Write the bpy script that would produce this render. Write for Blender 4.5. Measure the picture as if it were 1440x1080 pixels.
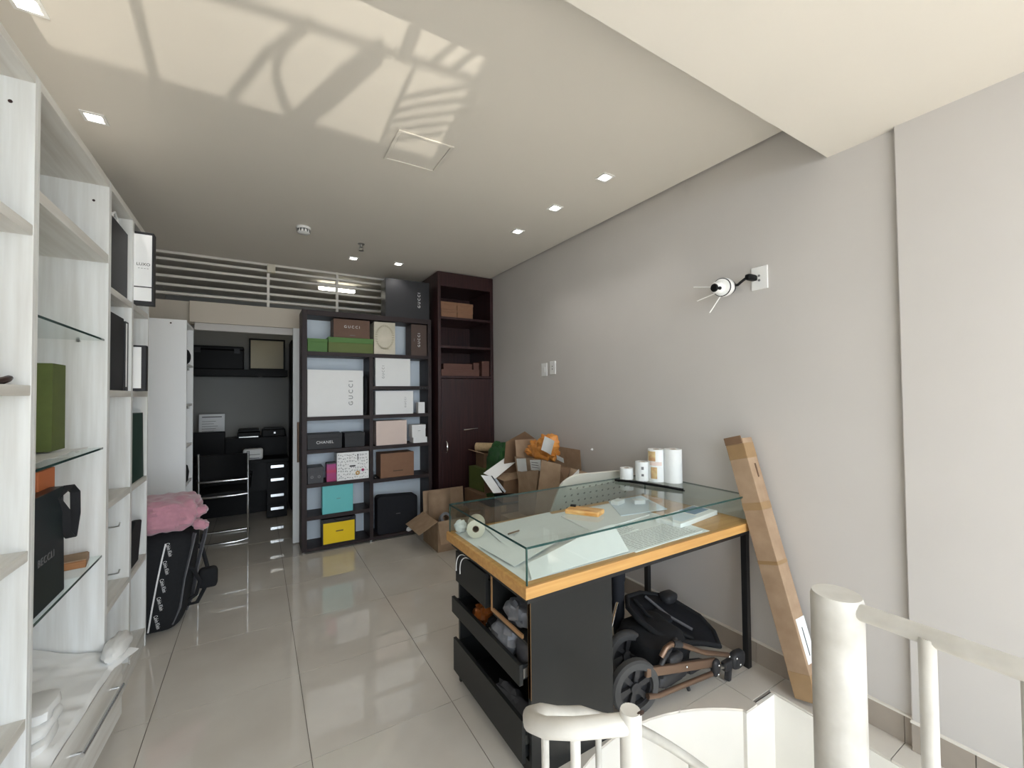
import bpy, bmesh, math, random
from mathutils import Vector, Matrix, noise
R = math.radians
for o in list(bpy.data.objects): bpy.data.objects.remove(o)
SC = bpy.context.scene
COL = SC.collection
# ------------------------------------------------------------------ camera
def make_camera():
    yaw, pitch, roll = .542829, .022292, -.009926
    f = Vector((math.sin(yaw)*math.cos(pitch), math.cos(yaw)*math.cos(pitch), math.sin(pitch)))
    r = Vector((math.cos(yaw), -math.sin(yaw), 0)); u = r.cross(f)
    r2 = math.cos(roll)*r+math.sin(roll)*u; u2 = -math.sin(roll)*r+math.cos(roll)*u
    cd = bpy.data.cameras.new('camera'); cd.sensor_width = 36; cd.lens = 591.523/1440*36
    cd.clip_start = .02; cd.clip_end = 200
    co = bpy.data.objects.new('camera', cd); COL.objects.link(co)
    m = Matrix.Identity(4)
    for i in range(3):
        m[i][0] = r2[i]; m[i][1] = u2[i]; m[i][2] = -f[i]
    m.translation = (0, 0, 1.45); co.matrix_world = m
    SC.camera = co
make_camera()
# ------------------------------------------------------------------ world, sun, exposure
W = bpy.data.worlds.new('world'); SC.world = W; W.use_nodes = True
bg = W.node_tree.nodes['Background']
bg.inputs[0].default_value = (.81, .905, 1.0, 1); bg.inputs[1].default_value = 4.2
SUN_E = 12.0
sd = bpy.data.lights.new('sun', 'SUN'); sd.energy = SUN_E; sd.angle = R(.6); sd.color = (1, .96, .89)
so = bpy.data.objects.new('sun', sd); COL.objects.link(so)
so.rotation_euler = Vector((.22, .42, -.88)).to_track_quat('-Z', 'Y').to_euler()     # high sun, falls only on the floor just inside the window
# spot standing in for sun reflected up from outside; no reflector is modelled
gd = bpy.data.lights.new('reflected_sun_spot', 'SPOT'); gd.energy = 1150; gd.spot_size = R(15); gd.spot_blend = .25; gd.shadow_soft_size = .010
gd.color = (1, .93, .80)
go = bpy.data.objects.new('reflected_sun_spot', gd); COL.objects.link(go)
GL = Vector((.15, -5.0, .1)); go.location = GL
go.rotation_euler = (Vector((.15, 1.85, 2.765))-GL).to_track_quat('-Z', 'Y').to_euler()
# the shop window lets the sky in (sampling portal only, gives no light of its own)
pd = bpy.data.lights.new('window_portal', 'AREA'); pd.shape = 'RECTANGLE'; pd.size = 3.3; pd.size_y = 2.5
po = bpy.data.objects.new('window_portal', pd); COL.objects.link(po)
po.location = (.65, -1.52, 1.28); po.rotation_euler = Vector((0, 1, 0)).to_track_quat('-Z', 'Y').to_euler()
pd.cycles.is_portal = True
SC.view_settings.view_transform = 'Standard'; SC.view_settings.look = 'None'
SC.view_settings.gamma = 1; SC.view_settings.use_curve_mapping = False
SC.view_settings.exposure = .58
# ------------------------------------------------------------------ materials
def lin(c):
    return tuple((v/255/12.92 if v/255 <= .04045 else ((v/255+.055)/1.055)**2.4) for v in c)
MATS = {}
def mat(name, c, rough=.6, metal=0, noise_amt=0., scale=8, stretch=(1, 1, 1), spec=.5, bump=0., c2=None, emit=0, coat=0, sheen=0, trans=0, ior=1.45, alpha=1, detail=4):
    m = bpy.data.materials.new(name); m.use_nodes = True
    nt = m.node_tree; b = nt.nodes['Principled BSDF']
    col = lin(c)
    b.inputs['Base Color'].default_value = (*col, 1)
    b.inputs['Roughness'].default_value = rough; b.inputs['Metallic'].default_value = metal
    b.inputs['Specular IOR Level'].default_value = spec; b.inputs['IOR'].default_value = ior
    b.inputs['Coat Weight'].default_value = coat; b.inputs['Sheen Weight'].default_value = sheen
    b.inputs['Transmission Weight'].default_value = trans; b.inputs['Alpha'].default_value = alpha
    if emit:
        b.inputs['Emission Color'].default_value = (*col, 1); b.inputs['Emission Strength'].default_value = emit
    if noise_amt or bump:
        tc = nt.nodes.new('ShaderNodeTexCoord'); mp = nt.nodes.new('ShaderNodeMapping')
        nz = nt.nodes.new('ShaderNodeTexNoise'); nz.inputs['Scale'].default_value = scale; nz.inputs['Detail'].default_value = detail
        mp.inputs['Scale'].default_value = stretch
        nt.links.new(tc.outputs['Object'], mp.inputs[0]); nt.links.new(mp.outputs[0], nz.inputs['Vector'])
        if noise_amt:
            mx = nt.nodes.new('ShaderNodeMix'); mx.data_type = 'RGBA'
            cc = lin(c2) if c2 else tuple(v*(1-noise_amt) for v in col)
            rp = nt.nodes.new('ShaderNodeValToRGB'); rp.color_ramp.elements[0].position = .3; rp.color_ramp.elements[1].position = .7
            nt.links.new(nz.outputs['Fac'], rp.inputs[0]); nt.links.new(rp.outputs[0], mx.inputs['Factor'])
            mx.inputs[6].default_value = (*col, 1); mx.inputs[7].default_value = (*cc, 1)
            nt.links.new(mx.outputs[2], b.inputs['Base Color'])
        if bump:
            bp = nt.nodes.new('ShaderNodeBump'); bp.inputs['Strength'].default_value = bump; bp.inputs['Distance'].default_value = .004
            nt.links.new(nz.outputs['Fac'], bp.inputs['Height']); nt.links.new(bp.outputs[0], b.inputs['Normal'])
    MATS[name] = m
    return m
M = MATS
mat('wall_paint', (203, 199, 195), .55, noise_amt=.03, scale=3)
mat('ceiling_paint', (226, 221, 212), .7, noise_amt=.02, scale=2)
mat('beige_paint', (204, 194, 179), .6, noise_amt=.03, scale=3)
mat('backroom_paint', (158, 158, 154), .7, noise_amt=.04, scale=3)
mat('well_paint', (238, 236, 230), .6, noise_amt=.03, scale=5)
mat('tile', (217, 212, 203), .035, noise_amt=.05, scale=2.2, spec=1.0, c2=(203, 196, 186))
mat('grout', (118, 110, 102), .8)
mat('skirting', (170, 160, 149), .25, noise_amt=.08, scale=10)
mat('white_wood', (242, 244, 243), .45, noise_amt=.10, scale=9, stretch=(3, 3, .18), c2=(214, 213, 208), detail=6)
mat('white_wood_y', (236, 235, 230), .45, noise_amt=.10, scale=9, stretch=(3, .18, 3), c2=(208, 203, 194), detail=6)
mat('white_board', (249, 250, 250), .45, noise_amt=.02, scale=4)
mat('wenge', (58, 47, 47), .5, spec=.3, noise_amt=.3, scale=10, stretch=(.25, 3, 6), c2=(44, 36, 37), detail=6)
mat('wenge_v', (58, 47, 47), .5, spec=.3, noise_amt=.3, scale=10, stretch=(5, 3, .25), c2=(44, 36, 37), detail=6)
mat('red_wenge', (66, 40, 40), .33, noise_amt=.35, scale=10, stretch=(6, 4, .22), c2=(42, 26, 27), detail=6)
mat('black_board', (33, 34, 34), .45, spec=.4, noise_amt=.08, scale=20)
mat('black_metal', (28, 28, 29), .4, metal=0)
mat('black_cloth', (30, 31, 34), .9, noise_amt=.25, scale=60, bump=.2)
mat('black_paper', (42, 42, 45), .55, noise_amt=.1, scale=12)
mat('navy_cloth', (25, 27, 34), .8, noise_amt=.2, scale=30)
mat('oak', (208, 162, 98), .38, noise_amt=.3, scale=8, stretch=(.35, 7, 7), c2=(188, 138, 78), detail=7)
mat('raw_edge', (172, 132, 92), .6)
mat('chrome', (226, 228, 230), .2, metal=1)
mat('steel', (178, 178, 176), .3, metal=1)
mat('white_plastic', (240, 240, 238), .35)
mat('white_paper', (240, 242, 241), .75, noise_amt=.04, scale=20)
mat('white_box', (250, 250, 249), .55, noise_amt=.02, scale=12)
mat('offwhite_metal', (212, 209, 202), .36, noise_amt=.12, scale=9, c2=(188, 184, 175), bump=.08)
mat('rust', (70, 52, 44), .8, noise_amt=.3, scale=60)
mat('cardboard', (172, 147, 121), .8, noise_amt=.12, scale=14, c2=(156, 130, 105))
mat('cardboard_dark', (128, 100, 76), .8, noise_amt=.15, scale=14)
mat('kraft_tape', (160, 130, 94), .3, noise_amt=.1, scale=20)
mat('brown_box', (112, 84, 68), .6, noise_amt=.08, scale=20)
mat('dark_brown', (84, 66, 58), .55, noise_amt=.1, scale=20)
mat('tan_box', (142, 104, 78), .6, noise_amt=.1, scale=20)
mat('maroon_box', (104, 70, 60), .6, noise_amt=.1, scale=20)
mat('green_box', (86, 128, 62), .55, noise_amt=.06, scale=20)
mat('olive_box', (102, 116, 56), .55, noise_amt=.08, scale=20)
mat('olive_bag', (92, 104, 52), .6, noise_amt=.12, scale=25)
mat('forest_bag', (36, 66, 56), .5, noise_amt=.12, scale=10)
mat('teal_black', (34, 42, 44), .35, noise_amt=.15, scale=8)
mat('green_plastic', (44, 92, 46), .35, noise_amt=.25, scale=9, bump=.3)
mat('orange_box', (196, 112, 66), .6, noise_amt=.05, scale=10)
mat('orange_plastic', (236, 166, 84), .4, noise_amt=.25, scale=30, c2=(214, 132, 56), bump=.4)
mat('wood_block', (176, 124, 78), .5, noise_amt=.3, scale=12, stretch=(.5, 8, 8), c2=(130, 86, 52))
mat('gold_wood', (222, 188, 128), .4, noise_amt=.3, scale=14, stretch=(1, 5, 5), c2=(190, 128, 56))
mat('cream_box', (222, 214, 198), .6, noise_amt=.06, scale=9, c2=(206, 200, 180))
mat('cream_print', (190, 182, 158), .6)
mat('pink_box', (234, 214, 204), .6, noise_amt=.03, scale=8)
mat('turquoise', (112, 206, 208), .5, noise_amt=.03, scale=8)
mat('yellow', (252, 214, 18), .5, noise_amt=.03, scale=8)
mat('magenta', (196, 52, 84), .35, noise_amt=.6, scale=6, stretch=(.1, .1, 2.5), c2=(150, 70, 150))
mat('grey_box', (66, 66, 70), .5, noise_amt=.1, scale=20)
mat('letter_white', (235, 235, 235), .5)
mat('letter_gold', (190, 160, 100), .4)
mat('letter_grey', (120, 120, 122), .5)
mat('letter_black', (28, 28, 30), .5)
mat('letter_brown', (92, 66, 46), .5)
mat('plush', (200, 144, 158), .95, noise_amt=.12, scale=40, sheen=.6, bump=.6)
mat('rubber', (72, 72, 72), .75, noise_amt=.1, scale=30)
mat('dark_plastic', (44, 44, 46), .5)
mat('bronze', (132, 108, 91), .28, metal=.65, noise_amt=.08, scale=10)
mat('grey_webbing', (104, 104, 108), .8)
mat('leather_black', (10, 10, 11), .5, spec=.25)
mat('straw', (206, 180, 140), .9, noise_amt=.2, scale=50)
mat('brown_leather', (56, 38, 34), .45)
mat('white_cloth', (238, 238, 236), .85, noise_amt=.03, scale=20)
mat('milky_film', (240, 240, 238), .35, noise_amt=.05, scale=10, bump=.15)
mat('silver', (140, 142, 148), .35, metal=.3, noise_amt=.3, scale=30)
mat('amber', (150, 84, 36), .3, noise_amt=.4, scale=40)
mat('print_blue', (120, 150, 180), .5)
mat('print_yellow', (222, 204, 150), .5, noise_amt=.5, scale=30, c2=(200, 150, 110))
mat('lamp_glow', (255, 252, 244), .5, emit=14)
mat('panel_glow', (255, 250, 232), .5, emit=9)
mat('asphalt', (150, 144, 134), .9, noise_amt=.1, scale=3)
mat('perforated', (206, 203, 192), .6, noise_amt=.03, scale=8)
mat('hole_dark', (96, 94, 88), .8)
def glass(name, tint=(.955, .985, .975), edge=None):
    m = bpy.data.materials.new(name); m.use_nodes = True; nt = m.node_tree
    for n in list(nt.nodes): nt.nodes.remove(n)
    out = nt.nodes.new('ShaderNodeOutputMaterial'); mx = nt.nodes.new('ShaderNodeMixShader')
    tr = nt.nodes.new('ShaderNodeBsdfTransparent'); gl = nt.nodes.new('ShaderNodeBsdfGlossy')
    fr = nt.nodes.new('ShaderNodeFresnel'); fr.inputs['IOR'].default_value = 1.68
    tr.inputs[0].default_value = (*tint, 1); gl.inputs['Roughness'].default_value = .01
    ge = nt.nodes.new('ShaderNodeNewGeometry'); iv = nt.nodes.new('ShaderNodeMath'); iv.operation = 'SUBTRACT'; iv.inputs[0].default_value = 1
    ml = nt.nodes.new('ShaderNodeMath'); ml.operation = 'MULTIPLY'
    nt.links.new(ge.outputs['Backfacing'], iv.inputs[1]); nt.links.new(fr.outputs[0], ml.inputs[0]); nt.links.new(iv.outputs[0], ml.inputs[1])
    nt.links.new(ml.outputs[0], mx.inputs[0]); nt.links.new(tr.outputs[0], mx.inputs[1]); nt.links.new(gl.outputs[0], mx.inputs[2])
    nt.links.new(mx.outputs[0], out.inputs[0]); MATS[name] = m
glass('glass'); glass('clear_film', (.97, .97, .97))
mat('glass_edge', (36, 70, 66), .15)
# ------------------------------------------------------------------ mesh helpers
def rot(ax=0, ay=0, az=0):
    return (Matrix.Rotation(az, 4, 'Z') @ Matrix.Rotation(ay, 4, 'Y') @ Matrix.Rotation(ax, 4, 'X'))
class MB:
    def __init__(s): s.v = []; s.f = []
    def add(s, vs, fs, m=None):
        n = len(s.v)
        for p in vs:
            p = Vector(p); s.v.append(tuple(m @ p) if m else tuple(p))
        for f in fs: s.f.append(tuple(i+n for i in f))
        return s
    def box(s, x0, x1, y0, y1, z0, z1, m=None):
        return s.add([(x0, y0, z0), (x1, y0, z0), (x1, y1, z0), (x0, y1, z0), (x0, y0, z1), (x1, y0, z1), (x1, y1, z1), (x0, y1, z1)],
                     [(3, 2, 1, 0), (4, 5, 6, 7), (0, 1, 5, 4), (1, 2, 6, 5), (2, 3, 7, 6), (3, 0, 4, 7)], m)
    def prism(s, poly, h0, h1, m=None):
        n = len(poly)
        vs = [(x, y, h0) for x, y in poly]+[(x, y, h1) for x, y in poly]
        fs = [tuple(range(n-1, -1, -1)), tuple(range(n, 2*n))]+[(i, (i+1) % n, n+(i+1) % n, n+i) for i in range(n)]
        return s.add(vs, fs, m)
    def frustum(s, b, t, z0, z1, m=None):
        (x0, x1, y0, y1), (X0, X1, Y0, Y1) = b, t
        return s.add([(x0, y0, z0), (x1, y0, z0), (x1, y1, z0), (x0, y1, z0), (X0, Y0, z1), (X1, Y0, z1), (X1, Y1, z1), (X0, Y1, z1)],
                     [(3, 2, 1, 0), (4, 5, 6, 7), (0, 1, 5, 4), (1, 2, 6, 5), (2, 3, 7, 6), (3, 0, 4, 7)], m)
    def lathe(s, prof, seg=20, m=None, close=False):
        vs = []; fs = []; n = len(prof)
        for k in range(seg):
            a = 2*math.pi*k/seg
            for r, z in prof: vs.append((r*math.cos(a), r*math.sin(a), z))
        for k in range(seg):
            k2 = (k+1) % seg
            for i in range(n if close else n-1):
                j = (i+1) % n
                fs.append((k*n+i, k2*n+i, k2*n+j, k*n+j))
        if not close:
            fs.append(tuple(k*n for k in range(seg-1, -1, -1))); fs.append(tuple(k*n+n-1 for k in range(seg)))
        return s.add(vs, fs, m)
    def tube(s, pts, r, seg=8, closed=False):
        pts = [Vector(p) for p in pts]; n = len(pts); rs = r if isinstance(r, (list, tuple)) else [r]*n
        vs = []; fs = []; up = None
        for i, p in enumerate(pts):
            if closed: t = pts[(i+1) % n]-pts[i-1]
            else: t = pts[min(i+1, n-1)]-pts[max(i-1, 0)]
            t.normalize()
            if up is None:
                up = Vector((0, 0, 1)) if abs(t.z) < .9 else Vector((1, 0, 0))
            a = t.cross(up); a.normalize(); b = a.cross(t); b.normalize(); up = b
            for k in range(seg):
                g = 2*math.pi*k/seg; vs.append(p+rs[i]*(math.cos(g)*a+math.sin(g)*b))
        for i in range(n if closed else n-1):
            j = (i+1) % n
            for k in range(seg):
                k2 = (k+1) % seg; fs.append((i*seg+k, i*seg+k2, j*seg+k2, j*seg+k))
        if not closed:
            fs.append(tuple(range(seg-1, -1, -1))); fs.append(tuple((n-1)*seg+k for k in range(seg)))
        return s.add(vs, fs)
    def ribbon(s, pts, w, t):            # flat strap: pts with width direction w (Vector) and thickness t
        pts = [Vector(p) for p in pts]; w = Vector(w); n = len(pts); vs = []; fs = []
        for i, p in enumerate(pts):
            d = (pts[min(i+1, n-1)]-pts[max(i-1, 0)]).normalized(); nn = d.cross(w).normalized()*t/2
            vs += [p-w/2-nn, p+w/2-nn, p+w/2+nn, p-w/2+nn]
        for i in range(n-1):
            for k in range(4):
                k2 = (k+1) % 4; fs.append((i*4+k, i*4+k2, i*4+4+k2, i*4+4+k))
        fs.append((3, 2, 1, 0)); fs.append(tuple((n-1)*4+k for k in range(4)))
        return s.add(vs, fs)
    def sheet(s, fn, nu, nv, t=.0015, d=(0, 0, 1)):     # fn(u,v)->point; closed thin sheet
        d = Vector(d)*t; vs = []; fs = []; N = (nu+1)*(nv+1)
        top = [Vector(fn(i/nu, j/nv)) for j in range(nv+1) for i in range(nu+1)]
        vs = [p+d for p in top]+top
        id_ = lambda i, j: j*(nu+1)+i
        for j in range(nv):
            for i in range(nu):
                q = (id_(i, j), id_(i+1, j), id_(i+1, j+1), id_(i, j+1)); fs.append(q); fs.append(tuple(N+k for k in reversed(q)))
        for i in range(nu):
            fs.append((id_(i+1, 0), id_(i, 0), N+id_(i, 0), N+id_(i+1, 0))); fs.append((id_(i, nv), id_(i+1, nv), N+id_(i+1, nv), N+id_(i, nv)))
        for j in range(nv):
            fs.append((id_(0, j), id_(0, j+1), N+id_(0, j+1), N+id_(0, j))); fs.append((id_(nu, j+1), id_(nu, j), N+id_(nu, j), N+id_(nu, j+1)))
        return s.add(vs, fs)
    def blob(s, c, rad, seg=20, rings=12, amp=.0, fr=3., seed=0, pw=1., m=None):   # soft lumpy ellipsoid, pw<1 gives a pillowy box
        vs = []; fs = []
        sg = lambda x: math.copysign(abs(x)**pw, x)
        for i in range(rings+1):
            th = math.pi*i/rings
            for k in range(seg):
                ph = 2*math.pi*k/seg
                d = Vector((sg(math.sin(th))*sg(math.cos(ph)), sg(math.sin(th))*sg(math.sin(ph)), sg(math.cos(th))))
                e = 1+amp*noise.noise(d*fr+Vector((seed, seed*1.7, 0)))
                vs.append((c[0]+d.x*rad[0]*e, c[1]+d.y*rad[1]*e, c[2]+d.z*rad[2]*e))
        for i in range(rings):
            for k in range(seg):
                k2 = (k+1) % seg; fs.append((i*seg+k, (i+1)*seg+k, (i+1)*seg+k2, i*seg+k2))
        return s.add(vs, fs, m)
    def build(s, name, material, parent=None, smooth=False, bevel=0, seg=2, sub=0):
        me = bpy.data.meshes.new(name); me.from_pydata(s.v, [], s.f)
        bm = bmesh.new(); bm.from_mesh(me)
        bmesh.ops.remove_doubles(bm, verts=bm.verts, dist=1e-6)
        bmesh.ops.recalc_face_normals(bm, faces=bm.faces); bm.to_mesh(me); bm.free()
        me.materials.append(M[material] if isinstance(material, str) else material)
        if smooth:
            me.polygons.foreach_set('use_smooth', [True]*len(me.polygons))
            try: me.set_sharp_from_angle(angle=R(40))
            except Exception: pass
        o = bpy.data.objects.new(name, me); COL.objects.link(o)
        if parent: o.parent = parent
        if bevel:
            b = o.modifiers.new('bevel', 'BEVEL'); b.width = bevel; b.segments = seg; b.limit_method = 'ANGLE'; b.angle_limit = R(35)
        if sub:
            b = o.modifiers.new('subsurf', 'SUBSURF'); b.levels = sub; b.render_levels = sub
        return o
def tag(o, label, cat, group=None):
    o['label'] = label; o['category'] = cat
    if group: o['group'] = group
    return o
def thing(name, label, cat, loc=(0, 0, 0), rz=0, group=None, rx=0, ry=0):
    o = bpy.data.objects.new(name, None); COL.objects.link(o); o.empty_display_size = .05
    o.location = loc; o.rotation_euler = (rx, ry, rz)
    return tag(o, label, cat, group)
def struct(o):
    o['kind'] = 'structure'; return o
def dup(root, loc, rz=None, label=None, group=None):
    r = root.copy(); COL.objects.link(r); r.location = loc
    if rz is not None: r.rotation_euler = (0, 0, rz)
    if label: r['label'] = label
    if group: r['group'] = group
    for ch in list(root.children):
        c = ch.copy(); COL.objects.link(c); c.parent = r
        for g in list(ch.children):
            d = g.copy(); COL.objects.link(d); d.parent = c
    return r
def B(x0, x1, y0, y1, z0, z1): return MB().box(x0, x1, y0, y1, z0, z1)
def lettering(text, size, loc, material, parent, spin=0, face='-y', spacing=1., name='lettering', stretch=1.):
    cu = bpy.data.curves.new('t', 'FONT'); cu.body = text; cu.size = size; cu.align_x = 'CENTER'; cu.align_y = 'CENTER'
    cu.extrude = .0003; cu.space_character = spacing; cu.resolution_u = 3
    o = bpy.data.objects.new('t', cu); COL.objects.link(o)
    dg = bpy.context.evaluated_depsgraph_get(); me = bpy.data.meshes.new_from_object(o.evaluated_get(dg))
    bpy.data.objects.remove(o); bpy.data.curves.remove(cu)
    base = {'-y': Matrix.Rotation(R(90), 4, 'X'), '+x': Matrix.Rotation(R(90), 4, 'Z') @ Matrix.Rotation(R(90), 4, 'X'), '+z': Matrix.Identity(4)}[face]
    me.transform(Matrix.Translation(loc) @ base @ Matrix.Rotation(spin, 4, 'Z') @ Matrix.Diagonal((stretch, 1, 1, 1)))
    me.materials.clear(); me.materials.append(M[material])
    r = bpy.data.objects.new(name, me); COL.objects.link(r); r.parent = parent
    return r
# ================================================================== STRUCTURE
CZ = 2.765; XR = 2.29; XL = -.98
WC = Vector((1.352, .485)); WR = .848          # centre and radius of the round stairwell
arc = [(WC.x+WR*math.cos(R(a)), WC.y+WR*math.sin(R(a))) for a in range(50, 271, 5)]
WELL = [(2.13, 1.118), (1.897, 1.118)]+arc+[(2.13, arc[-1][1])]
cutter = MB().prism(WELL, -4, 1).build('cut', 'grout')
def carve(o):
    md = o.modifiers.new('b', 'BOOLEAN'); md.object = cutter; md.operation = 'DIFFERENCE'; md.solver = 'EXACT'
    dg = bpy.context.evaluated_depsgraph_get(); dg.update()
    me = bpy.data.meshes.new_from_object(o.evaluated_get(dg)); o.modifiers.clear(); o.data = me
slab = struct(B(XL, 2.45, -1.62, 6.75, -.16, -.004).build('floor', 'grout'))
small = cutter.data.copy(); c0 = Vector((1.40, .45, 0))
for v in cutter.data.vertices:
    d = Vector((v.co.x-c0.x, v.co.y-c0.y, 0)).normalized()*.03; v.co += d
carve(slab); cutter.data = small; bpy.context.view_layer.update()
def tile(x0, x1, y0, y1):
    g = .0016
    o = B(x0+g, x1-g, y0+g, y1-g, -.01, 0).build('tile', 'tile', slab)
    if x1 > .45 and y0 < 1.36 and y1 > -.4: carve(o)
xs = [XL]+[-.413+.6*k for k in range(5)]+[XR]
ys = [-1.6]+[3.081+.6*k for k in range(-7, 7)]+[6.72]
for i in range(len(xs)-1):
    for j in range(len(ys)-1):
        y0, y1 = ys[j], ys[j+1]
        if i == len(xs)-2 and y0 < 1.14 < y1:                       # the strip beside the stairwell starts with its own joint
            tile(xs[i], xs[i+1], 1.14, y1); tile(2.13, xs[i+1], y0, 1.14); continue
        if xs[i] > 2.0-.6 and xs[i+1] >= XR-.001 and y1 <= 1.14: tile(2.13, xs[i+1], y0, y1); continue
        tile(xs[i], xs[i+1], y0, y1)
bpy.data.objects.remove(cutter)
# stairwell shaft
sh = MB(); n = len(WELL)
out = []
c0 = Vector((1.45, .45))
for x, y in WELL:
    d = (Vector((x, y))-c0).normalized()*.02; out.append((x+d.x, y+d.y))
vs = [(x, y, -.011) for x, y in WELL]+[(x, y, -.95) for x, y in WELL]+[(x, y, -.011) for x, y in out]+[(x, y, -.95) for x, y in out]
fs = []
for i in range(n):
    j = (i+1) % n
    fs += [(i, j, n+j, n+i), (2*n+j, 2*n+i, 3*n+i, 3*n+j), (j, i, 2*n+i, 2*n+j), (n+i, n+j, 3*n+j, 3*n+i)]
sh.add(vs, fs); struct(sh.build('wall_stairwell', 'well_paint', smooth=True))
struct(B(XL, XR+.16, -1.62, 6.8, -2.8, -2.7).build('floor_lower', 'tile'))
lw = MB(); lw.box(XL-.1, XL, -1.6, 3.1, -2.7, -.16); lw.box(XR+.16, XR+.26, -1.6, 3.1, -2.7, -.16); lw.box(XL, XR+.16, 3.0, 3.1, -2.7, -.16)
struct(lw.build('wall_lower', 'well_paint'))
# walls
wr = MB(); wr.box(XR, XR+.16, .655, 6.8, -.16, 2.95); wr.box(XR-.025, XR+.16, -1.6, .655, -.16, 2.95)
struct(wr.build('wall_right', 'wall_paint', bevel=.004))
struct(B(XL-.1, XL, -1.6, 6.8, -.16, 2.95).build('wall_left', 'wall_paint'))
struct(B(XL, XR+.1, 6.6, 6.75, -.1, 2.95).build('wall_backroom', 'backroom_paint'))
cl = B(XL-.1, XR-.022, .905, 4.82, CZ, 2.95); cl.box(XR-.022, XR+.2, .905, 4.82, CZ+.06, 2.95); cl.box(XL-.1, XR+.2, 4.82, 6.8, CZ, 2.95)
struct(cl.build('ceiling', 'ceiling_paint'))
struct(B(XL-.1, XR+.2, -1.6, .905, 2.545, 2.95).build('ceiling_soffit', 'ceiling_paint', bevel=.003))
# shadow gap strip between ceiling and right wall
struct(B(XR-.004, XR, .905, 4.19, CZ+.02, CZ+.06).build('trim_1', 'wall_paint'))
# back partition: header over the doorway, solid right part, left return
wb = MB(); wb.box(XL, -.56, 4.80, 4.92, 0, 2.32); wb.box(.36, XR, 4.80, 4.92, 0, 2.32); wb.box(-.56, .36, 4.80, 4.92, 2.12, 2.32)
wb.box(1.62, XR, 4.80, 4.92, 2.32, CZ)
struct(wb.build('wall_back', 'beige_paint'))
struct(B(-.535, .42, 4.735, 4.80, 2.125, 2.318).build('trim_2', 'beige_paint', bevel=.003))          # pelmet over the sliding door track
df = MB(); df.box(-.50, .36, 4.76, 4.80, 2.06, 2.125); df.box(.305, .36, 4.76, 4.80, 0, 2.06)
struct(df.build('trim_3', 'wall_paint', bevel=.002))
door = struct(B(.292, 1.12, 4.645, 4.685, .01, 2.115).build('door_1', 'white_board', bevel=.002))
hb = MB(); hb.tube([(.335, 4.60, .80), (.335, 4.60, 1.19)], .011, 10); hb.tube([(.335, 4.60, .82), (.335, 4.645, .82)], .007); hb.tube([(.335, 4.60, 1.17), (.335, 4.645, 1.17)], .007)
hb.build('door_handle', 'bronze', door, smooth=True)
# louvre screen above the doorway
lv = thing('louvre_screen', 'pale horizontal rail screen above the doorway under the ceiling', 'screen', (0, 4.80, 2.32))
for z in (2.752, 2.690, 2.616, 2.538, 2.460, 2.385):
    B(XL, 1.62, .0, .045, z-2.32-.011, z-2.32+.011).build('rail', 'ceiling_paint', lv, bevel=.002)
for x in (.082, .72):
    B(x-.012, x+.012, -.004, .05, 0, CZ-2.32).build('post', 'ceiling_paint', lv)
jb = tag(B(.072, .142, 4.74, 4.80, 2.665, 2.745).build('junction_box', 'cream_box', bevel=.004), 'small beige junction box at the top of the rail screen post', 'box')
# skirting on the right wall: single tiles
sk = struct(B(XR-.004, XR, .655, 4.19, 0, .112).build('baseboard_right', 'grout'))
y = 4.19; k = 0
for y1 in [4.19-.6*i for i in range(0, 6)]+[.655]:
    pass
edges = [4.19, 3.72, 3.12, 2.52, 1.92, 1.32, 1.285, .68]
edges = [4.19, 3.681, 3.081, 2.481, 1.881, 1.281, .681, .657]
for a, b in zip(edges[1:], edges[:-1]):
    B(XR-.012, XR-.002, a+.001, b-.001, .001, .11).build('skirting_tile', 'skirting', sk)
B(XR-.014, XR, .657, 4.19, .110, .117).build('skirting_cap', 'ceiling_paint', sk)
sk2 = struct(B(XR-.03, XR-.025, -1.6, .65, 0, .112).build('baseboard_pillar', 'grout'))
for a, b in ((.475, .652), (-.125, .474), (-.725, -.126), (-1.6, -.726)):
    B(XR-.037, XR-.028, a+.001, b-.001, .001, .11).build('skirting_tile', 'skirting', sk2)
B(XR-.039, XR-.025, -1.6, .655, .110, .117).build('skirting_cap', 'ceiling_paint', sk2)
# shop front behind the camera: big open window, added unseen light blockers, pavement outside
wf = MB(); wf.box(XL-.1, XR+.2, -1.62, -1.5, 2.5, 2.95); wf.box(XL-.1, XL+.05, -1.62, -1.5, -.16, 2.5); wf.box(XR-.06, XR+.2, -1.62, -1.5, -.16, 2.5)
struct(wf.build('wall_front', 'wall_paint'))
struct(B(-14, 16, -22, -1.62, -2.9, -2.72).build('ground_outside', 'asphalt'))
blocker = struct(B(-.42, .95, -1.56, -1.54, .93, 1.372).build('light_blocker', 'white_board'))  # board added out of view to cut off the ceiling glint's far edge
def wpt(xc, yc, gx=.15):
    k = 3.5/(yc+5); return (gx+(xc-gx)*k, -1.5, .1+2.665*k)
def blocker_bar(pts, r, name='light_blocker_bar'):  # added unseen bars, bent to cast the shadows in the ceiling glint
    MB().tube([wpt(*p) for p in pts], r, 6).build(name, 'black_metal', blocker, smooth=True)
blocker_bar([(.16, 1.60), (.02, 1.85), (-.11, 2.20)], .0085)
blocker_bar([(.135, 1.62), (.07, 1.78), (.055, 1.95), (.09, 2.1), (.14, 2.22)], .0095)
blocker_bar([(.40, 1.60), (.30, 1.85), (.16, 2.24)], [.017, .022, .020])
blocker_bar([(.535, 1.62), (.535, 1.9), (.545, 2.2)], .007)
blocker_bar([(-.5, 1.70), (.1, 1.625), (.8, 1.56)], .0055)
for i in range(5):
    y = 1.66+.095*i; blocker_bar([(.545, y+.16), (.64, y+.06), (.79, y-.07)], .0048)
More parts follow.
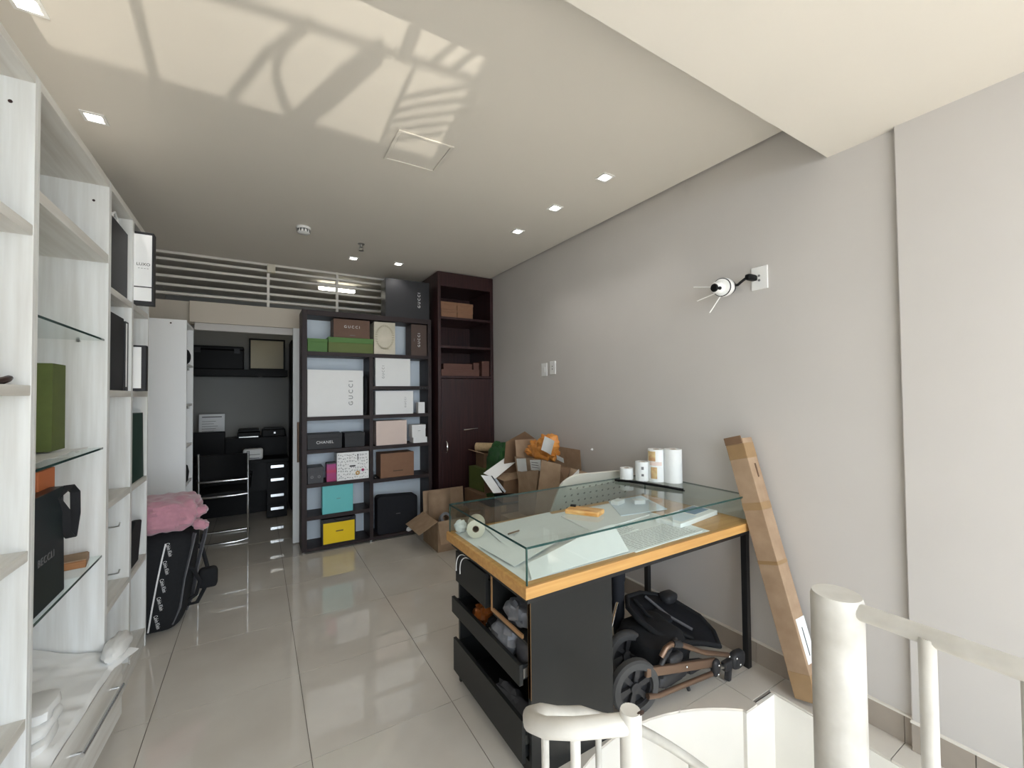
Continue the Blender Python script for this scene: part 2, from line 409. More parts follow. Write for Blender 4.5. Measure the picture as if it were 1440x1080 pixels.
B(.475, .62, -1.56, -1.54, 1.38, 1.60).build('light_blocker_side', 'white_board', blocker)  # unseen board added to end the ceiling glint on its right
blocker_bar([(-.34, 1.5), (-.37, 2.2)], .010)
blocker_bar([(.475, 1.40), (.485, 1.60)], .016)
blocker_bar([(.585, 1.57), (.64, 1.40)], .0065); blocker_bar([(.665, 1.57), (.72, 1.40)], .0065)
B(-.47, -.42, -1.56, -1.5, 0, 2.5).build('window_post', 'white_board', blocker)
B(.95, 1.0, -1.56, -1.5, 0, 2.5).build('window_post', 'white_board', blocker)
# ------------------------------------------------------------------ ceiling fittings
def downlight(x, y, label, p=1.0):
    t = thing('downlight', label, 'downlight', (x, y, CZ), group='recessed square downlights')
    fr = MB(); s = .043
    for a, b, c, d in ((-s, s, -s, -s+.012), (-s, s, s-.012, s), (-s, -s+.012, -s+.012, s-.012), (s-.012, s, -s+.012, s-.012)): fr.box(a, b, c, d, -.006, 0)
    fr.build('trim', 'white_plastic', t)
    MB().lathe([(.0005, -.003), (.026, -.003), (.031, 0)], 20).build('lamp', 'lamp_glow', t)
    l = bpy.data.lights.new('downlight_lamp', 'SPOT'); l.energy = 3*p; l.spot_size = R(110); l.spot_blend = .6; l.shadow_soft_size = .02; l.color = (1, .97, .92)
    lo = bpy.data.objects.new('downlight_lamp', l); COL.objects.link(lo); lo.parent = t; lo.location = (0, 0, -.02)
downlight(-.662, 2.672, 'downlight above the white shelving near its top shelf')
downlight(-.664, 2.00, 'downlight in the top left corner of the picture')
downlight(1.808, 1.875, 'downlight nearest the lowered ceiling, first of three along the right wall')
downlight(1.80, 2.369, 'middle downlight of the three along the right wall')
downlight(1.797, 2.866, 'farthest downlight of the three along the right wall')
downlight(.779, 4.22, 'left downlight of the pair in front of the rail screen')
downlight(1.202, 4.186, 'right downlight of the pair, close to the dark cabinet')
t = thing('access_panel', 'square white flush access panel in the ceiling', 'panel', (.74, 2.19, CZ))
fr = MB(); s = .148
for a, b, c, d in ((-s, s, -s, -s+.016), (-s, s, s-.016, s), (-s, -s+.016, -s+.016, s-.016), (s-.016, s, -s+.016, s-.016)): fr.box(a, b, c, d, -.007, 0)
fr.build('frame', 'ceiling_paint', t, bevel=.002); B(-s+.018, s-.018, -s+.018, s-.018, -.003, 0).build('panel', 'ceiling_paint', t)
t = thing('smoke_detector', 'round white smoke detector on the ceiling', 'smoke detector', (.30, 3.634, CZ))
MB().lathe([(.001, 0), (.052, 0), (.052, -.016), (.046, -.018)], 24).build('base', 'white_plastic', t, smooth=True)
MB().lathe([(.046, -.024), (.046, -.043), (.036, -.05), (.001, -.05)], 24).build('cap', 'white_plastic', t, smooth=True)
for k in range(12):
    a = 2*math.pi*k/12; MB().box(.038, .047, -.004, .004, -.04, -.018, rot(0, 0, a)).build('vent', 'dark_plastic', t)
t = thing('sprinkler', 'small brass sprinkler head hanging from the ceiling', 'sprinkler', (.764, 3.786, CZ))
MB().lathe([(.028, 0), (.028, -.006), (.012, -.008), (.010, -.03), (.001, -.03)], 16).build('escutcheon', 'steel', t, smooth=True)
s_ = MB(); s_.tube([(-.012, 0, -.028), (-.014, 0, -.045), (0, 0, -.058)], .003); s_.tube([(.012, 0, -.028), (.014, 0, -.045), (0, 0, -.058)], .003); s_.build('yoke', 'steel', t)
MB().lathe([(.001, -.058), (.022, -.058), (.022, -.061), (.001, -.061)], 12).build('deflector', 'steel', t)
t = thing('ceiling_light', 'lit tube light fixture seen through the rail screen', 'light fixture', (.80, 5.35, CZ))
B(-.22, .22, -.03, .03, -.03, 0).build('housing', 'white_plastic', t, bevel=.003)
MB().tube([(-.2, 0, -.06), (.2, 0, -.06)], .02, 14).build('lamp_tube', 'panel_glow', t)
for x in (-.2, .2): B(x-.006, x+.006, -.012, .012, -.08, -.03).build('lamp_holder', 'white_plastic', t)
# ================================================================== WHITE SHELVING ALONG THE LEFT WALL
FX = -.56; BX = -.965
def unit(name, label, y0, y1, z1=2.40, group='white shelving units along the left wall'):
    t = thing(name, label, 'shelving', (BX, y0, 0), group=group); L = y1-y0; D = FX-BX
    B(0, D, 0, .018, 0, z1).build('side_panel', 'white_wood', t, bevel=.0012)
    B(0, D, L-.018, L, 0, z1).build('side_panel', 'white_wood', t, bevel=.0012)
    B(0, D, .018, L-.018, z1-.03, z1).build('top', 'white_wood_y', t, bevel=.0012)
    B(0, .012, .018, L-.018, .0, z1-.03).build('back_panel', 'white_wood', t)
    B(.02, D-.004, .018, L-.018, 0, .08).build('plinth', 'white_wood_y', t)
    return t, L, D
def shelf(t, D, L, z, th=.03, y0=.018, y1=None, x1=None):
    return B(.012, (x1 or D)-.001, y0, (y1 or L-.018), z-th, z).build('shelf', 'white_wood_y', t, bevel=.0012)
def caps(t, D, y, zs):
    for z in zs:
        MB().lathe([(.001, 0), (.005, 0), (.005, .0015), (.001, .0015)], 10, Matrix.Translation((D-.05, y, z)) @ rot(R(90))).build('screw_cap', 'brown_leather', t)
u1, L1, D1 = unit('shelving_unit', 'white woodgrain shelving unit at the left edge of the picture, cut off', 1.05, 1.77)
for z in (1.951, 1.487, 1.015, .544): shelf(u1, D1, L1, z)
shelf(u1, D1, L1, .11)
caps(u1, D1, L1-.018, (2.30, 1.98))
u2, L2, D2 = unit('shelving_unit', 'white woodgrain shelving unit with three glass shelves and an open drawer', 1.77, 2.483)
shelf(u2, D2, L2, 2.07, .036); caps(u2, D2, L2-.018, (2.30,))
for z in (1.702, 1.236, .776):
    g = B(.012, D2-.012, .019, L2-.019, z-.008, z).build('glass_shelf', 'glass', u2)
    B(D2-.012, D2-.0105, .019, L2-.019, z-.008, z).build('polished_edge', 'glass_edge', g)
    for yy in (.022, L2-.022):
        MB().lathe([(.001, -.006), (.006, -.006), (.006, .006), (.001, .006)], 10, Matrix.Translation((D2-.09, yy, z-.012)) @ rot(R(90))).build('shelf_pin', 'steel', u2)
# drawer pulled a little askew, with bar handle
dr = MB(); dm = Matrix.Translation((D2+.006, .02, 0)) @ rot(0, 0, R(-3.2))
dr.box(0, .018, .03, L2-.05, .09, .335, dm); dr.box(-.36, 0, .04, .055, .10, .30, dm); dr.box(-.36, 0, L2-.075, L2-.06, .10, .30, dm); dr.box(-.36, 0, .05, L2-.06, .10, .115, dm)
drw = dr.build('drawer', 'white_wood_y', u2, bevel=.0012)
h = MB(); P_ = lambda *a: dm @ Vector(a)
h.tube([P_(.052, .16, .272), P_(.052, .545, .272)], .0065, 10); h.tube([P_(.018, .175, .272), P_(.052, .175, .272)], .005, 8); h.tube([P_(.018, .53, .272), P_(.052, .53, .272)], .005, 8)
h.build('drawer_handle', 'chrome', drw, smooth=True)
u3, L3, D3 = unit('shelving_unit', 'white woodgrain shelving unit divided into two narrow bays, beside the black duffel bag', 2.483, 3.257)
B(.012, D3-.001, .385, .42, .10, 2.37).build('divider', 'white_wood', u3, bevel=.0012)
for z in (1.941, 1.482, .99, .535, .105):
    shelf(u3, D3, L3, z, .03, .018, .385); shelf(u3, D3, L3, z, .03, .42, L3-.018)
def hook(y, z):
    MB().tube([(D3-.12, y, z), (D3-.06, y, z-.002), (D3-.04, y, z), (D3-.035, y, z+.018)], .004, 8).build('hook', 'chrome', u3, smooth=True)
hook(.378, .80); hook(.378, .566)
cab = MB().tube([(D3-.05, .2, .30), (D3+.0, .12, .30), (D3+.012, .10, .24), (D3-.0, .12, .18), (D3-.05, .2, .17)], .004, 8)
cab.build('cable_loop', 'brown_leather', u3, smooth=True)
# ---- bags
def bag(name, label, x0, x1, y0, y1, z, h, material, ins=None, ins_mat='white_box', handle=None, taper=.0, cat='bag', rz=0, group=None, hdir='x'):
    cx, cy = (x0+x1)/2, (y0+y1)/2; w, d = (x1-x0)/2, (y1-y0)/2
    t = thing(name, label, cat, (cx, cy, z), rz, group)
    k = 1-taper
    m = MB(); th = .003
    m.frustum((-w, w, -d, d), (-w, w, -d*k, d*k), 0, h)
    m.frustum((-w+th, w-th, -d+th, d-th), (-w+th, w-th, -d*k+th, d*k-th), .02, h+.0004)
    m.build('paper_body', material, t)
    if ins:
        for (side, a, b, c, e) in ins:
            if side == '-y': B(a, b, -d-.0015, -d+.0006, c, e).build('front_print', ins_mat, t)
            else: B(w-.0006, w+.0015, a, b, c, e).build('front_print', ins_mat, t)
    if handle:
        for s in (-1, 1):
            q = MB()
            if hdir == 'x': q.tube([(-.05, s*d*k*.9, h-.02), (-.045, s*d*k*.6, h+.03), (-.02, s*d*.3, h+.05), (.02, s*d*.3, h+.045), (.045, s*d*k*.6, h+.025), (.05, s*d*k*.9, h-.02)], .005, 8)
            else: q.tube([(s*w*.9, -.05, h-.02), (s*w*.9, -.04, h+.03), (s*w*.9, 0, h+.05), (s*w*.9, .04, h+.03), (s*w*.9, .05, h-.02)], .005, 8)
            q.build('handle', handle, t, smooth=True)
    return t
b = bag('shopping_bag', 'plain black paper bag on the top shelf of the two-bay unit', -.84, -.578, 2.515, 2.858, 1.941, .345, 'black_paper', handle='white_cloth', hdir='y')
b = bag('shopping_bag', 'black shopping bag with white lettered front sticking out of the top shelf', -.82, -.483, 2.905, 2.965, 1.941, .385, 'black_paper',
        ins=[('-y', .073, .162, .095, .372), ('-y', .073, .162, .018, .089)], handle='black_cloth')
lettering('LUXO', .021, (.1275, -.0324, .212), 'letter_black', b)
for i in range(4): B(.106+.012*i, .113+.012*i, -.0320, -.0305, .190, .192).build('small_print', 'letter_grey', b)
b = bag('shopping_bag', 'dark grey paper bag filling the left bay below the top shelf', -.85, -.578, 2.515, 2.80, 1.482, .36, 'black_paper')
b = bag('shopping_bag', 'slim black bag with a white edge strip, second shelf of the two-bay unit', -.84, -.572, 2.806, 2.862, 1.482, .35, 'black_paper', ins=[('+x', -.02, .0, .02, .34)])
b = bag('shopping_bag', 'white-fronted bag with black edges, right bay of the second shelf', -.80, -.518, 2.95, 3.0, 1.482, .245, 'black_paper', ins=[('-y', -.02, .122, .015, .235)])
b = bag('shopping_bag', 'dark forest green paper bag in the right bay', -.80, -.572, 2.93, 3.225, .99, .37, 'forest_bag', taper=.22)
b = bag('shopping_bag', 'thin dark bag in the left bay, beside the dark green bag', -.84, -.58, 2.51, 2.56, .99, .37, 'dark_brown')
po_ = MB().prism([(-.13, 0), (.05, 0), (.13, .21), (-.02, .235), (-.13, .18)], -.02, .02, rot(R(90), 0, R(90)))
o = po_.build('pouch', 'black_cloth', None, bevel=.008); o.location = (-.592, 3.07, .536); tag(o, 'black cloth pouch with a pointed corner above the floor bay', 'pouch')
b = bag('shopping_bag', 'olive green paper bag standing on the middle glass shelf', -.80, -.62, 2.10, 2.22, 1.262, .31, 'olive_bag', taper=.05)
B(-.092, -.03, -.0612, -.0605, .01, .30).build('fold_line', 'olive_box', b)
pl = MB().sheet(lambda u, v: (-.90+.325*v, 1.80+.50*u, 1.2365+.010*(1+noise.noise(Vector((u*7, v*5, 2))))*.9+.008*v), 20, 14, .0012)
tag(pl.build('plastic_sleeves', 'clear_film' if False else 'milky_film', None, smooth=True), 'flat translucent plastic sleeves under the olive bag', 'plastic sleeves')
t = thing('gift_box', 'orange gift box standing behind the dark ribbon bag', 'box', (-.72, 2.06, .776))
B(-.1, .1, -.065, .065, 0, .30).build('box_body', 'orange_box', t, bevel=.002); B(-.102, .102, -.067, .067, .30, .43).build('lid', 'orange_box', t, bevel=.002)
b = bag('ribbon_bag', 'dark green-black gift bag with a black ribbon on the lowest glass shelf', -.80, -.585, 1.80, 2.105, .776, .365, 'teal_black', taper=.12)
lettering('BECCLI', .034, (.1083, .0, .155), 'letter_grey', b, face='+x', spacing=1.2)
rb = MB(); rb.ribbon([(.095, .10, .33), (.115, .16, .36), (.12, .20, .33), (.12, .205, .25), (.115, .19, .17)], (.025, .01, 0), .006); rb.ribbon([(.10, .09, .33), (.112, .13, .28), (.113, .14, .20), (.113, .19, .17)], (.025, .012, 0), .006)
rb.build('ribbon', 'black_cloth', b, smooth=True)
t = thing('wood_block', 'brown wooden block on the lowest glass shelf', 'block', (-.645, 2.37, .776), R(12))
MB().prism([(-.05, -.055), (.05, -.06), (.055, .06), (-.05, .055)], 0, .03).build('block', 'wood_block', t, bevel=.003)
B(-.049, .051, -.058, .058, .03, .033).build('pale_top', 'cardboard', t)  # thin paler plate over the whole top
# white film and cloths bulging out of the drawer
def heap(u, v):
    x = -.93+.385*v; y = 1.80+.655*u
    z = .455+.02*math.sin(u*3.0)*(1-v)+.03*noise.noise(Vector((u*4.5, v*3, 4)))*(1-.6*v)+.012*noise.noise(Vector((u*14, v*9, 2)))-.11*v**1.6
    if v > .9: x = -.553+.037*u+.02*(v-.9)/.1
    if u > .8 and v > .75:
        k = (u-.8)/.2*(v-.75)/.25; x += .05*k; z -= .0*k; y += .005*k
    return (x, y, max(z, .343 if v > .9 else .2))
hm = MB().sheet(heap, 44, 30, .002)
o = hm.build('plastic_sheet', 'milky_film', None, smooth=True); tag(o, 'milky white plastic sheet bulging over the open drawer', 'plastic sheet')
fl = MB().blob((-.518, 2.455, .378), (.042, .125, .034), 24, 14, .22, 2.5, 3)
tag(fl.build('sheet_corner', 'milky_film', None, smooth=True), 'corner of white sheet sticking out past the drawer front', 'plastic sheet')
for i, (y, z, w, rz) in enumerate(((1.93, .375, .15, 4), (1.95, .415, .14, -5), (1.96, .455, .12, 3))):
    t = tag(MB().blob((0, 0, 0), (.11, w/2+.02, .024), 20, 10, .12, 3, i, .45).build('folded_cloth', 'white_cloth', None, smooth=True),
            ('bottom white folded cloth at the near end of the drawer', 'middle white folded cloth in the drawer stack', 'top white folded cloth in the drawer stack')[i], 'cloth', 'white cloths in the drawer')
    t.location = (-.665, y, z); t.rotation_euler = (0, 0, R(rz))
# left edge bits on the first unit
t = thing('straw_hat', 'beige woven straw hat on the upper shelf at the left edge', 'hat', (-.70, 1.44, 1.487))
MB().lathe([(.001, .16), (.03, .15), (.07, .09), (.10, .05), (.15, .035), (.15, .028), (.08, .0), (.001, 0)], 24).build('hat_body', 'straw', t, smooth=True)
o = MB().tube([(-.06+.05*math.cos(a)*1.0, .10*math.sin(a), .010+.006*math.sin(3*a)) for a in [2*math.pi*k/20 for k in range(20)]], .0075, 8, closed=True).build('leather_strap', 'brown_leather', None, smooth=True)
o.location = (-.565, 1.64, 1.490); tag(o, 'dark brown leather strap loop lying on the front of the shelf', 'strap')
ob = MB().blob((0, 0, 0), (.06, .10, .035), 16, 10, .35, 4, 3).build('crumpled_paper', 'white_paper', None, smooth=True); ob.location = (-.66, 1.56, .575); tag(ob, 'crumpled white paper on the low shelf at the left edge', 'paper')
t = thing('small_carton', 'small tan carton on the floor shelf at the left edge', 'box', (-.70, 1.60, .11)); B(-.06, .06, -.1, .1, 0, .30).build('box_body', 'tan_box', t, bevel=.002); B(-.0602, .0602, -.02, .02, .30, .301).build('tape', 'kraft_tape', t)
# ------------------------------------------------------------------ narrow white unit by the doorway
t = thing('side_shelf_unit', 'plain white narrow shelf unit beside the doorway', 'shelving', (-.92, 4.2, 0))
B(0, .43, 0, .02, 0, 2.06).build('side_panel', 'white_board', t, bevel=.0015); B(0, .43, .40, .42, 0, 2.05).build('side_panel', 'white_board', t, bevel=.0015)
B(0, .43, .02, .40, 2.03, 2.05).build('top', 'white_board', t); B(0, .012, .02, .40, 0, 2.03).build('back_panel', 'white_board', t)
for z in (1.72, 1.39, 1.05, .745, .40, .08): B(.012, .425, .02, .40, z-.018, z).build('shelf', 'white_board', t)
for z in (1.70, 1.37): MB().lathe([(.001, 0), (.008, 0), (.008, .02), (.001, .02)], 8, Matrix.Translation((.40, .36, z-.025))).build('shelf_pin', 'steel', t)
MB().lathe([(.001, 0), (.006, 0), (.006, .003), (.001, .003)], 10, Matrix.Translation((.33, 0, 2.03)) @ rot(R(90))).build('screw_cap', 'brown_leather', t)
o = MB().prism([(-.09, 0), (.04, .0), (.12, .07), (.02, .14), (-.09, .12)], -.03, .03, rot(R(90), 0, R(90))).build('clutch_bag', 'black_cloth', None, bevel=.008); o.location = (-.53, 4.38, .746); tag(o, 'black pointed clutch on a shelf of the narrow white unit', 'bag')
o = MB().blob((0, 0, .05), (.03, .05, .06), 14, 10, .1, 3, 1).build('small_purse', 'black_cloth', None, smooth=True); o.location = (-.50, 4.27, 1.721); tag(o, 'tiny black purse on the top shelf of the narrow white unit', 'bag')
# ------------------------------------------------------------------ duffel bag and pink cushion on top
t = thing('duffel_bag', 'black upright duffel bag with white lettered tape and grey straps', 'bag', (-.60, 3.52, 0))
d = MB().blob((0, 0, .30), (.205, .22, .305), 28, 18, .03, 2, 5, .42); 
d.v = [(x+.07*(z/.6), y, z) for x, y, z in d.v]
d.build('bag_body', 'black_cloth', t, smooth=True)
def rail(z, off=0, r=.0): return (.07*(z/.6)+off, -.224+r, z)
MB().ribbon([(.042, -.222, .045), (.06, -.228, .18), (.082, -.229, .33), (.105, -.226, .47), (.12, -.215, .555)], (.008, 0, 0), .004).build('tape', 'letter_white', t)
for k in range(5):
    z = .10+.105*k
    lettering('Calvin Klein', .028, (.083+.045*(z/.35)-.012, -.231, z), 'letter_white', t, spin=R(-79), stretch=.62)
for i, (x0, y0) in enumerate(((.165, -.15), (.215, .02))):
    MB().ribbon([(x0-.02, y0-.03, .05), (x0+.02, y0-.045, .15), (x0+.04, y0-.045, .32), (x0+.07, y0-.03, .47), (x0+.09, y0, .58)], (.018, -.03, 0), .006).build('strap', 'grey_webbing', t, smooth=True)
MB().blob((.315, -.02, .24), (.055, .04, .065), 18, 12, .05, 2, 1, .45).build('shoulder_pad', 'black_cloth', t, smooth=True)
MB().tube([(.20, .02, .50), (.28, .03, .42), (.31, 0, .30), (.30, -.03, .18), (.26, -.05, .10), (.22, -.06, .10), (.20, -.05, .16)], .012, 8).build('shoulder_strap', 'black_cloth', t, smooth=True)
MB().tube([(.18, -.16, .40), (.25, -.17, .36), (.28, -.12, .26), (.26, -.1, .17), (.20, -.1, .13)], .011, 8).build('carry_handle', 'black_cloth', t, smooth=True)
t = thing('cushion', 'pink fluffy cushion lying on top of the duffel bag', 'cushion', (-.50, 3.50, .60), R(6))
c = MB().blob((0, 0, .105), (.175, .21, .105), 64, 40, .14, 3.6, 2, .6)
c.v = [(x*(1+.05*noise.noise(Vector((x*16, y*16, z*5)))), y*(1+.06*noise.noise(Vector((x*22, y*9, z*4+3)))), z*(1+.05*noise.noise(Vector((x*14, y*10, 7))))) for x, y, z in c.v]
c.build('cushion_body', 'plush', t, smooth=True)
for (x, y, z, rx) in ((.165, -.12, .11, -20), (.17, -.15, .03, 25)):
    MB().blob((0, 0, 0), (.045, .04, .03), 14, 10, .3, 3, 4, .8, Matrix.Translation((x, y, z)) @ rot(0, R(rx), 0)).build('ruffle', 'plush', t, smooth=True)
# ================================================================== DARK BOOKCASE
BY = 4.285
mat('case_back', (228, 238, 247), .6, noise_amt=.05, scale=6, stretch=(1, 1, .1))  # white backing with the sky's blue cast put into its colour
bk = thing('bookcase', 'dark wenge open bookcase in two columns full of branded boxes', 'bookcase', (0, BY, 0))
B(.342, .384, 0, .29, .02, 2.245).build('side_panel', 'wenge_v', bk, bevel=.0015); B(1.545, 1.582, 0, .29, .02, 2.245).build('side_panel', 'wenge_v', bk, bevel=.0015)
B(.384, 1.545, 0, .29, 2.195, 2.245).build('top', 'wenge', bk, bevel=.0015)
B(.94, .976, .002, .29, .048, 1.822).build('divider', 'wenge_v', bk, bevel=.0015)
B(.384, 1.545, .278, .29, .02, 2.195).build('back_panel', 'case_back', bk)
B(.384, 1.545, .002, .278, 1.822, 1.858).build('shelf', 'wenge', bk, bevel=.0015)
LZ = (1.25, .945, .633, .335); RZ = (1.535, 1.25, .94, .61)
for z in LZ: B(.384, .94, .003, .278, z-.035, z).build('shelf', 'wenge', bk, bevel=.0015)
for z in RZ: B(.976, 1.545, .003, .278, z-.035, z).build('shelf', 'wenge', bk, bevel=.0015)
B(.384, 1.545, .002, .278, .02, .048).build('shelf', 'wenge', bk)
for x in (.36, .958, 1.565):
    MB().lathe([(.001, 0), (.016, 0), (.016, .02), (.001, .02)], 12, Matrix.Translation((x, .03, 0))).build('foot', 'steel', bk)
for x in (1.46, 1.49, 1.52):
    MB().lathe([(.001, 0), (.009, 0), (.011, .012), (.001, .014)], 12, Matrix.Translation((x, .0, 1.515)) @ rot(R(90))).build('knob', 'black_metal', bk, smooth=True)
def gift(name, label, x0, x1, z, h, material, y=4.31, depth=.2, lid=0, lid_mat=None, front=False, text=None, ts=.03, tx=0, tz=None, tcol='letter_white', spin=0, sp=1.15, rz=0, cat='box', bevel=.0015, group='boxes in the dark bookcase'):
    t = thing(name, label, cat, ((x0+x1)/2, y, z), rz, group); w = (x1-x0)/2
    if front:         # box stood on its side: the lid is the front slab
        B(-w+.002, w-.002, .05, depth, .002, h-.002).build('box_body', material, t, bevel=bevel)
        B(-w, w, 0, .052, 0, h).build('lid', lid_mat or material, t, bevel=bevel)
    else:
        B(-w+.002*bool(lid), w-.002*bool(lid), .002*bool(lid), depth, 0, h-lid).build('box_body', material, t, bevel=bevel)
        if lid: B(-w, w, 0, depth+.002, h-lid, h).build('lid', lid_mat or material, t, bevel=bevel)
    if text: lettering(text, ts, (tx, -.0008, h/2 if tz is None else tz), tcol, t, spin=spin, spacing=sp)
    return t
gift('shoe_box', 'bright green box at the left end of the top row', .389, .562, 1.858, .125, 'green_box', lid=.03)
gift('shoe_box', 'olive green lidded box lying under a brown lettered box', .567, .985, 1.858, .148, 'olive_box', lid=.05, lid_mat='green_box', depth=.24)
b = gift('shoe_box', 'brown lettered box lying on top of the olive green box', .614, .95, 2.007, .178, 'brown_box', text='GUCCI', ts=.036, tz=.105, sp=1.5)
B(-.02, .03, -.001, .001, .022, .027).build('small_print', 'letter_grey', b)
b = gift('gift_box', 'cream box with a faint round printed wreath, top row', .991, 1.203, 1.858, .327, 'cream_box', front=True)
wr_ = MB()
for k in range(30):
    a = 2*math.pi*k/30; wr_.box(-.012, .012, -.0012, .0, -.006, .006, Matrix.Translation((.085*math.cos(a), 0, .175+.115*math.sin(a))) @ rot(0, a, 0))
wr_.build('printed_wreath', 'cream_print', b); B(-.04, .04, -.0012, 0, .055, .062).build('printed_line', 'cream_print', b)
b = gift('shoe_box', 'brown box with upright gold-white lettering at the right end of the top row', 1.372, 1.54, 1.858, .33, 'dark_brown', text='GUCCI', ts=.036, tx=.0, spin=R(90), sp=1.5)
B(-.055, -.05, -.001, .001, .15, .18).build('small_print', 'letter_grey', b)
gift('large_box', 'largest white box, with sideways grey lettering, in the left column', .389, .885, 1.25, .44, 'white_box', front=True, text='GUCCI', ts=.056, tx=.135, spin=R(90), tcol='letter_grey', sp=1.6, depth=.24)
o = MB().blob((.912, 4.36, 1.45), (.022, .05, .2), 14, 12, .2, 4, 2, .7).build('black_pouch', 'black_cloth', None, smooth=True); tag(o, 'limp black cloth pouch squeezed beside the largest white box', 'pouch')
gift('gift_box', 'white box at the top of the right column, below the cream box', 1.004, 1.36, 1.535, .285, 'white_box', front=True, text='GUCCI', ts=.032, tx=-.10, spin=R(90), tcol='letter_grey', sp=1.5)
gift('gift_box', 'white box in the right column directly above the pink box', 1.004, 1.39, 1.25, .238, 'white_box', front=True, text='GUCCI', ts=.026, tx=.11, spin=R(90), tcol='letter_grey', sp=1.5)
gift('small_box', 'small white upright box above the two stacked white boxes', 1.445, 1.515, 1.25, .117, 'white_box', front=True, depth=.09)
gift('shoe_box', 'black box with white lettering across its front, left column', .388, .690, .945, .142, 'black_paper', text='CHANEL', ts=.037, tx=-.0, tz=.062, sp=1.1, lid=.04)
gift('shoe_box', 'plain black box right of the white-lettered black box', .714, .90, .945, .138, 'black_paper', lid=.035)
gift('gift_box', 'pale pink box in the right column', 1.01, 1.32, .94, .245, 'pink_box', front=True, text='- - -', ts=.02, tcol='cream_print')
gift('small_box', 'flat white box at the bottom of the pair beside the pink box', 1.39, 1.54, .94, .058, 'white_box', depth=.13)
b = gift('small_box', 'taller white box stacked on the flat white box', 1.375, 1.525, .9985, .132, 'white_box', depth=.12, lid=.04)
B(-.012, .015, -.001, .001, .066, .069).build('small_print', 'letter_grey', b)
b = gift('small_box', 'small charcoal box with two pale emblems, left column', .389, .526, .633, .148, 'grey_box', y=4.30, lid=.045)
for x in (-.03, .03): MB().lathe([(.006, 0), (.014, 0), (.014, .001), (.006, .001)], 14, Matrix.Translation((x, 0, .06)) @ rot(R(90)), True).build('emblem', 'letter_grey', b)
b = gift('perfume_box', 'shiny pink and violet perfume box between charcoal box and doodle-covered box', .553, .637, .633, .165, 'magenta', depth=.08)
B(-.0425, .0425, -.001, .081, .165, .178).build('lid', 'grey_box', b)
b = gift('doodle_box', 'white box covered in black doodle writing', .641, .934, .633, .265, 'white_box', front=True, y=4.295)
random.seed(4)
dd = MB()
for r in range(8):
    x = -.135
    while x < .13:
        w = random.uniform(.004, .016); z = .022+.031*r+random.uniform(-.006, .006)
        if not (-.035 < x < .03 and r in (4,)):
            if random.random() < .5: dd.box(0, w, -.0012, 0, -.002, .002, Matrix.Translation((x, 0, z)) @ rot(0, random.uniform(-1, 1), 0))
            else: dd.tube([(x+w*.5+w*.4*math.cos(a), -.0005, z+w*.5*math.sin(a)) for a in [i*1.05 for i in range(6)]], .0012, 4, closed=True)
        x += w+random.uniform(.003, .012)
dd.build('doodles', 'letter_black', b)['kind'] = 'stuff'
B(-.032, .022, -.0016, 0, .125, .138).build('black_print', 'letter_black', b); B(.04, .047, -.0016, 0, .185, .24).build('black_print', 'letter_black', b)
MB().lathe([(.006, 0), (.021, 0), (.021, .0012), (.006, .0012)], 16, Matrix.Translation((.042, 0, .06)) @ rot(R(90)), True).build('flower_print', 'gold_wood', b)
MB().lathe([(.001, 0), (.014, 0), (.014, .0012), (.001, .0012)], 12, Matrix.Translation((.09, 0, .085)) @ rot(R(90))).build('figure_print', 'magenta', b)
b = gift('shoe_box', 'tan brown box with a dark label in the right column', 1.052, 1.394, .61, .245, 'tan_box', front=True)
B(-.045, .055, -.0012, 0, .058, .068).build('printed_line', 'letter_brown', b)
o = MB().blob((1.005, 4.33, .625), (.014, .014, .016), 12, 8).build('black_bead', 'black_metal', None, smooth=True); tag(o, 'tiny black bead lying left of the tan brown box', 'bead')
b = gift('gift_box', 'turquoise square box in the left column', .515, .787, .335, .262, 'turquoise', front=True, y=4.30, depth=.1)
B(-.012, .022, -.0012, 0, .132, .136).build('small_print', 'letter_grey', b)
b = bag('gift_bag', 'yellow gift bag with black edges on the bottom shelf', .513, .812, 4.30, 4.42, .048, .235, 'black_paper', ins=[('-y', -.14, .138, .008, .20)], ins_mat='yellow')
MB().tube([(-.05, -.063, .235), (-.02, -.068, .215), (.03, -.07, .205), (.09, -.068, .215), (.12, -.063, .235)], .004, 6).build('handle', 'black_cloth', b, smooth=True)
B(-.03, .035, -.063, -.0612, .112, .122).build('printed_line', 'letter_brown', b)
t = thing('black_case', 'black rounded case on the bottom shelf of the right column', 'case', (1.225, 4.31, .048))
pr_ = []
for cx, cz, a0 in ((.17, .035, -90), (.17, .325, 0), (-.17, .345, 90), (-.17, .035, 180)):
    for k in range(5): pr_.append((cx+.035*math.cos(R(a0+22.5*k)), cz+.035*math.sin(R(a0+22.5*k))))
MB().prism(pr_, -.13, 0, rot(R(90))).build('case_body', 'navy_cloth', t, bevel=.006)
B(-.02, .025, -.0012, .001, .187, .191).build('small_print', 'letter_grey', t)
o = MB().blob((1.335, 4.295, .062), (.032, .02, .022), 14, 10, .4, 4, 1).build('tissue', 'white_paper', None, smooth=True); tag(o, 'crumpled white tissue in front of the black rounded case', 'tissue')
b = gift('large_box', 'large black lettered box standing on top of the bookcase', 1.105, 1.567, 2.2455, .395, 'black_paper', front=True, text='GUCCI', ts=.04, tx=.12, spin=R(90), y=4.30, sp=1.5)
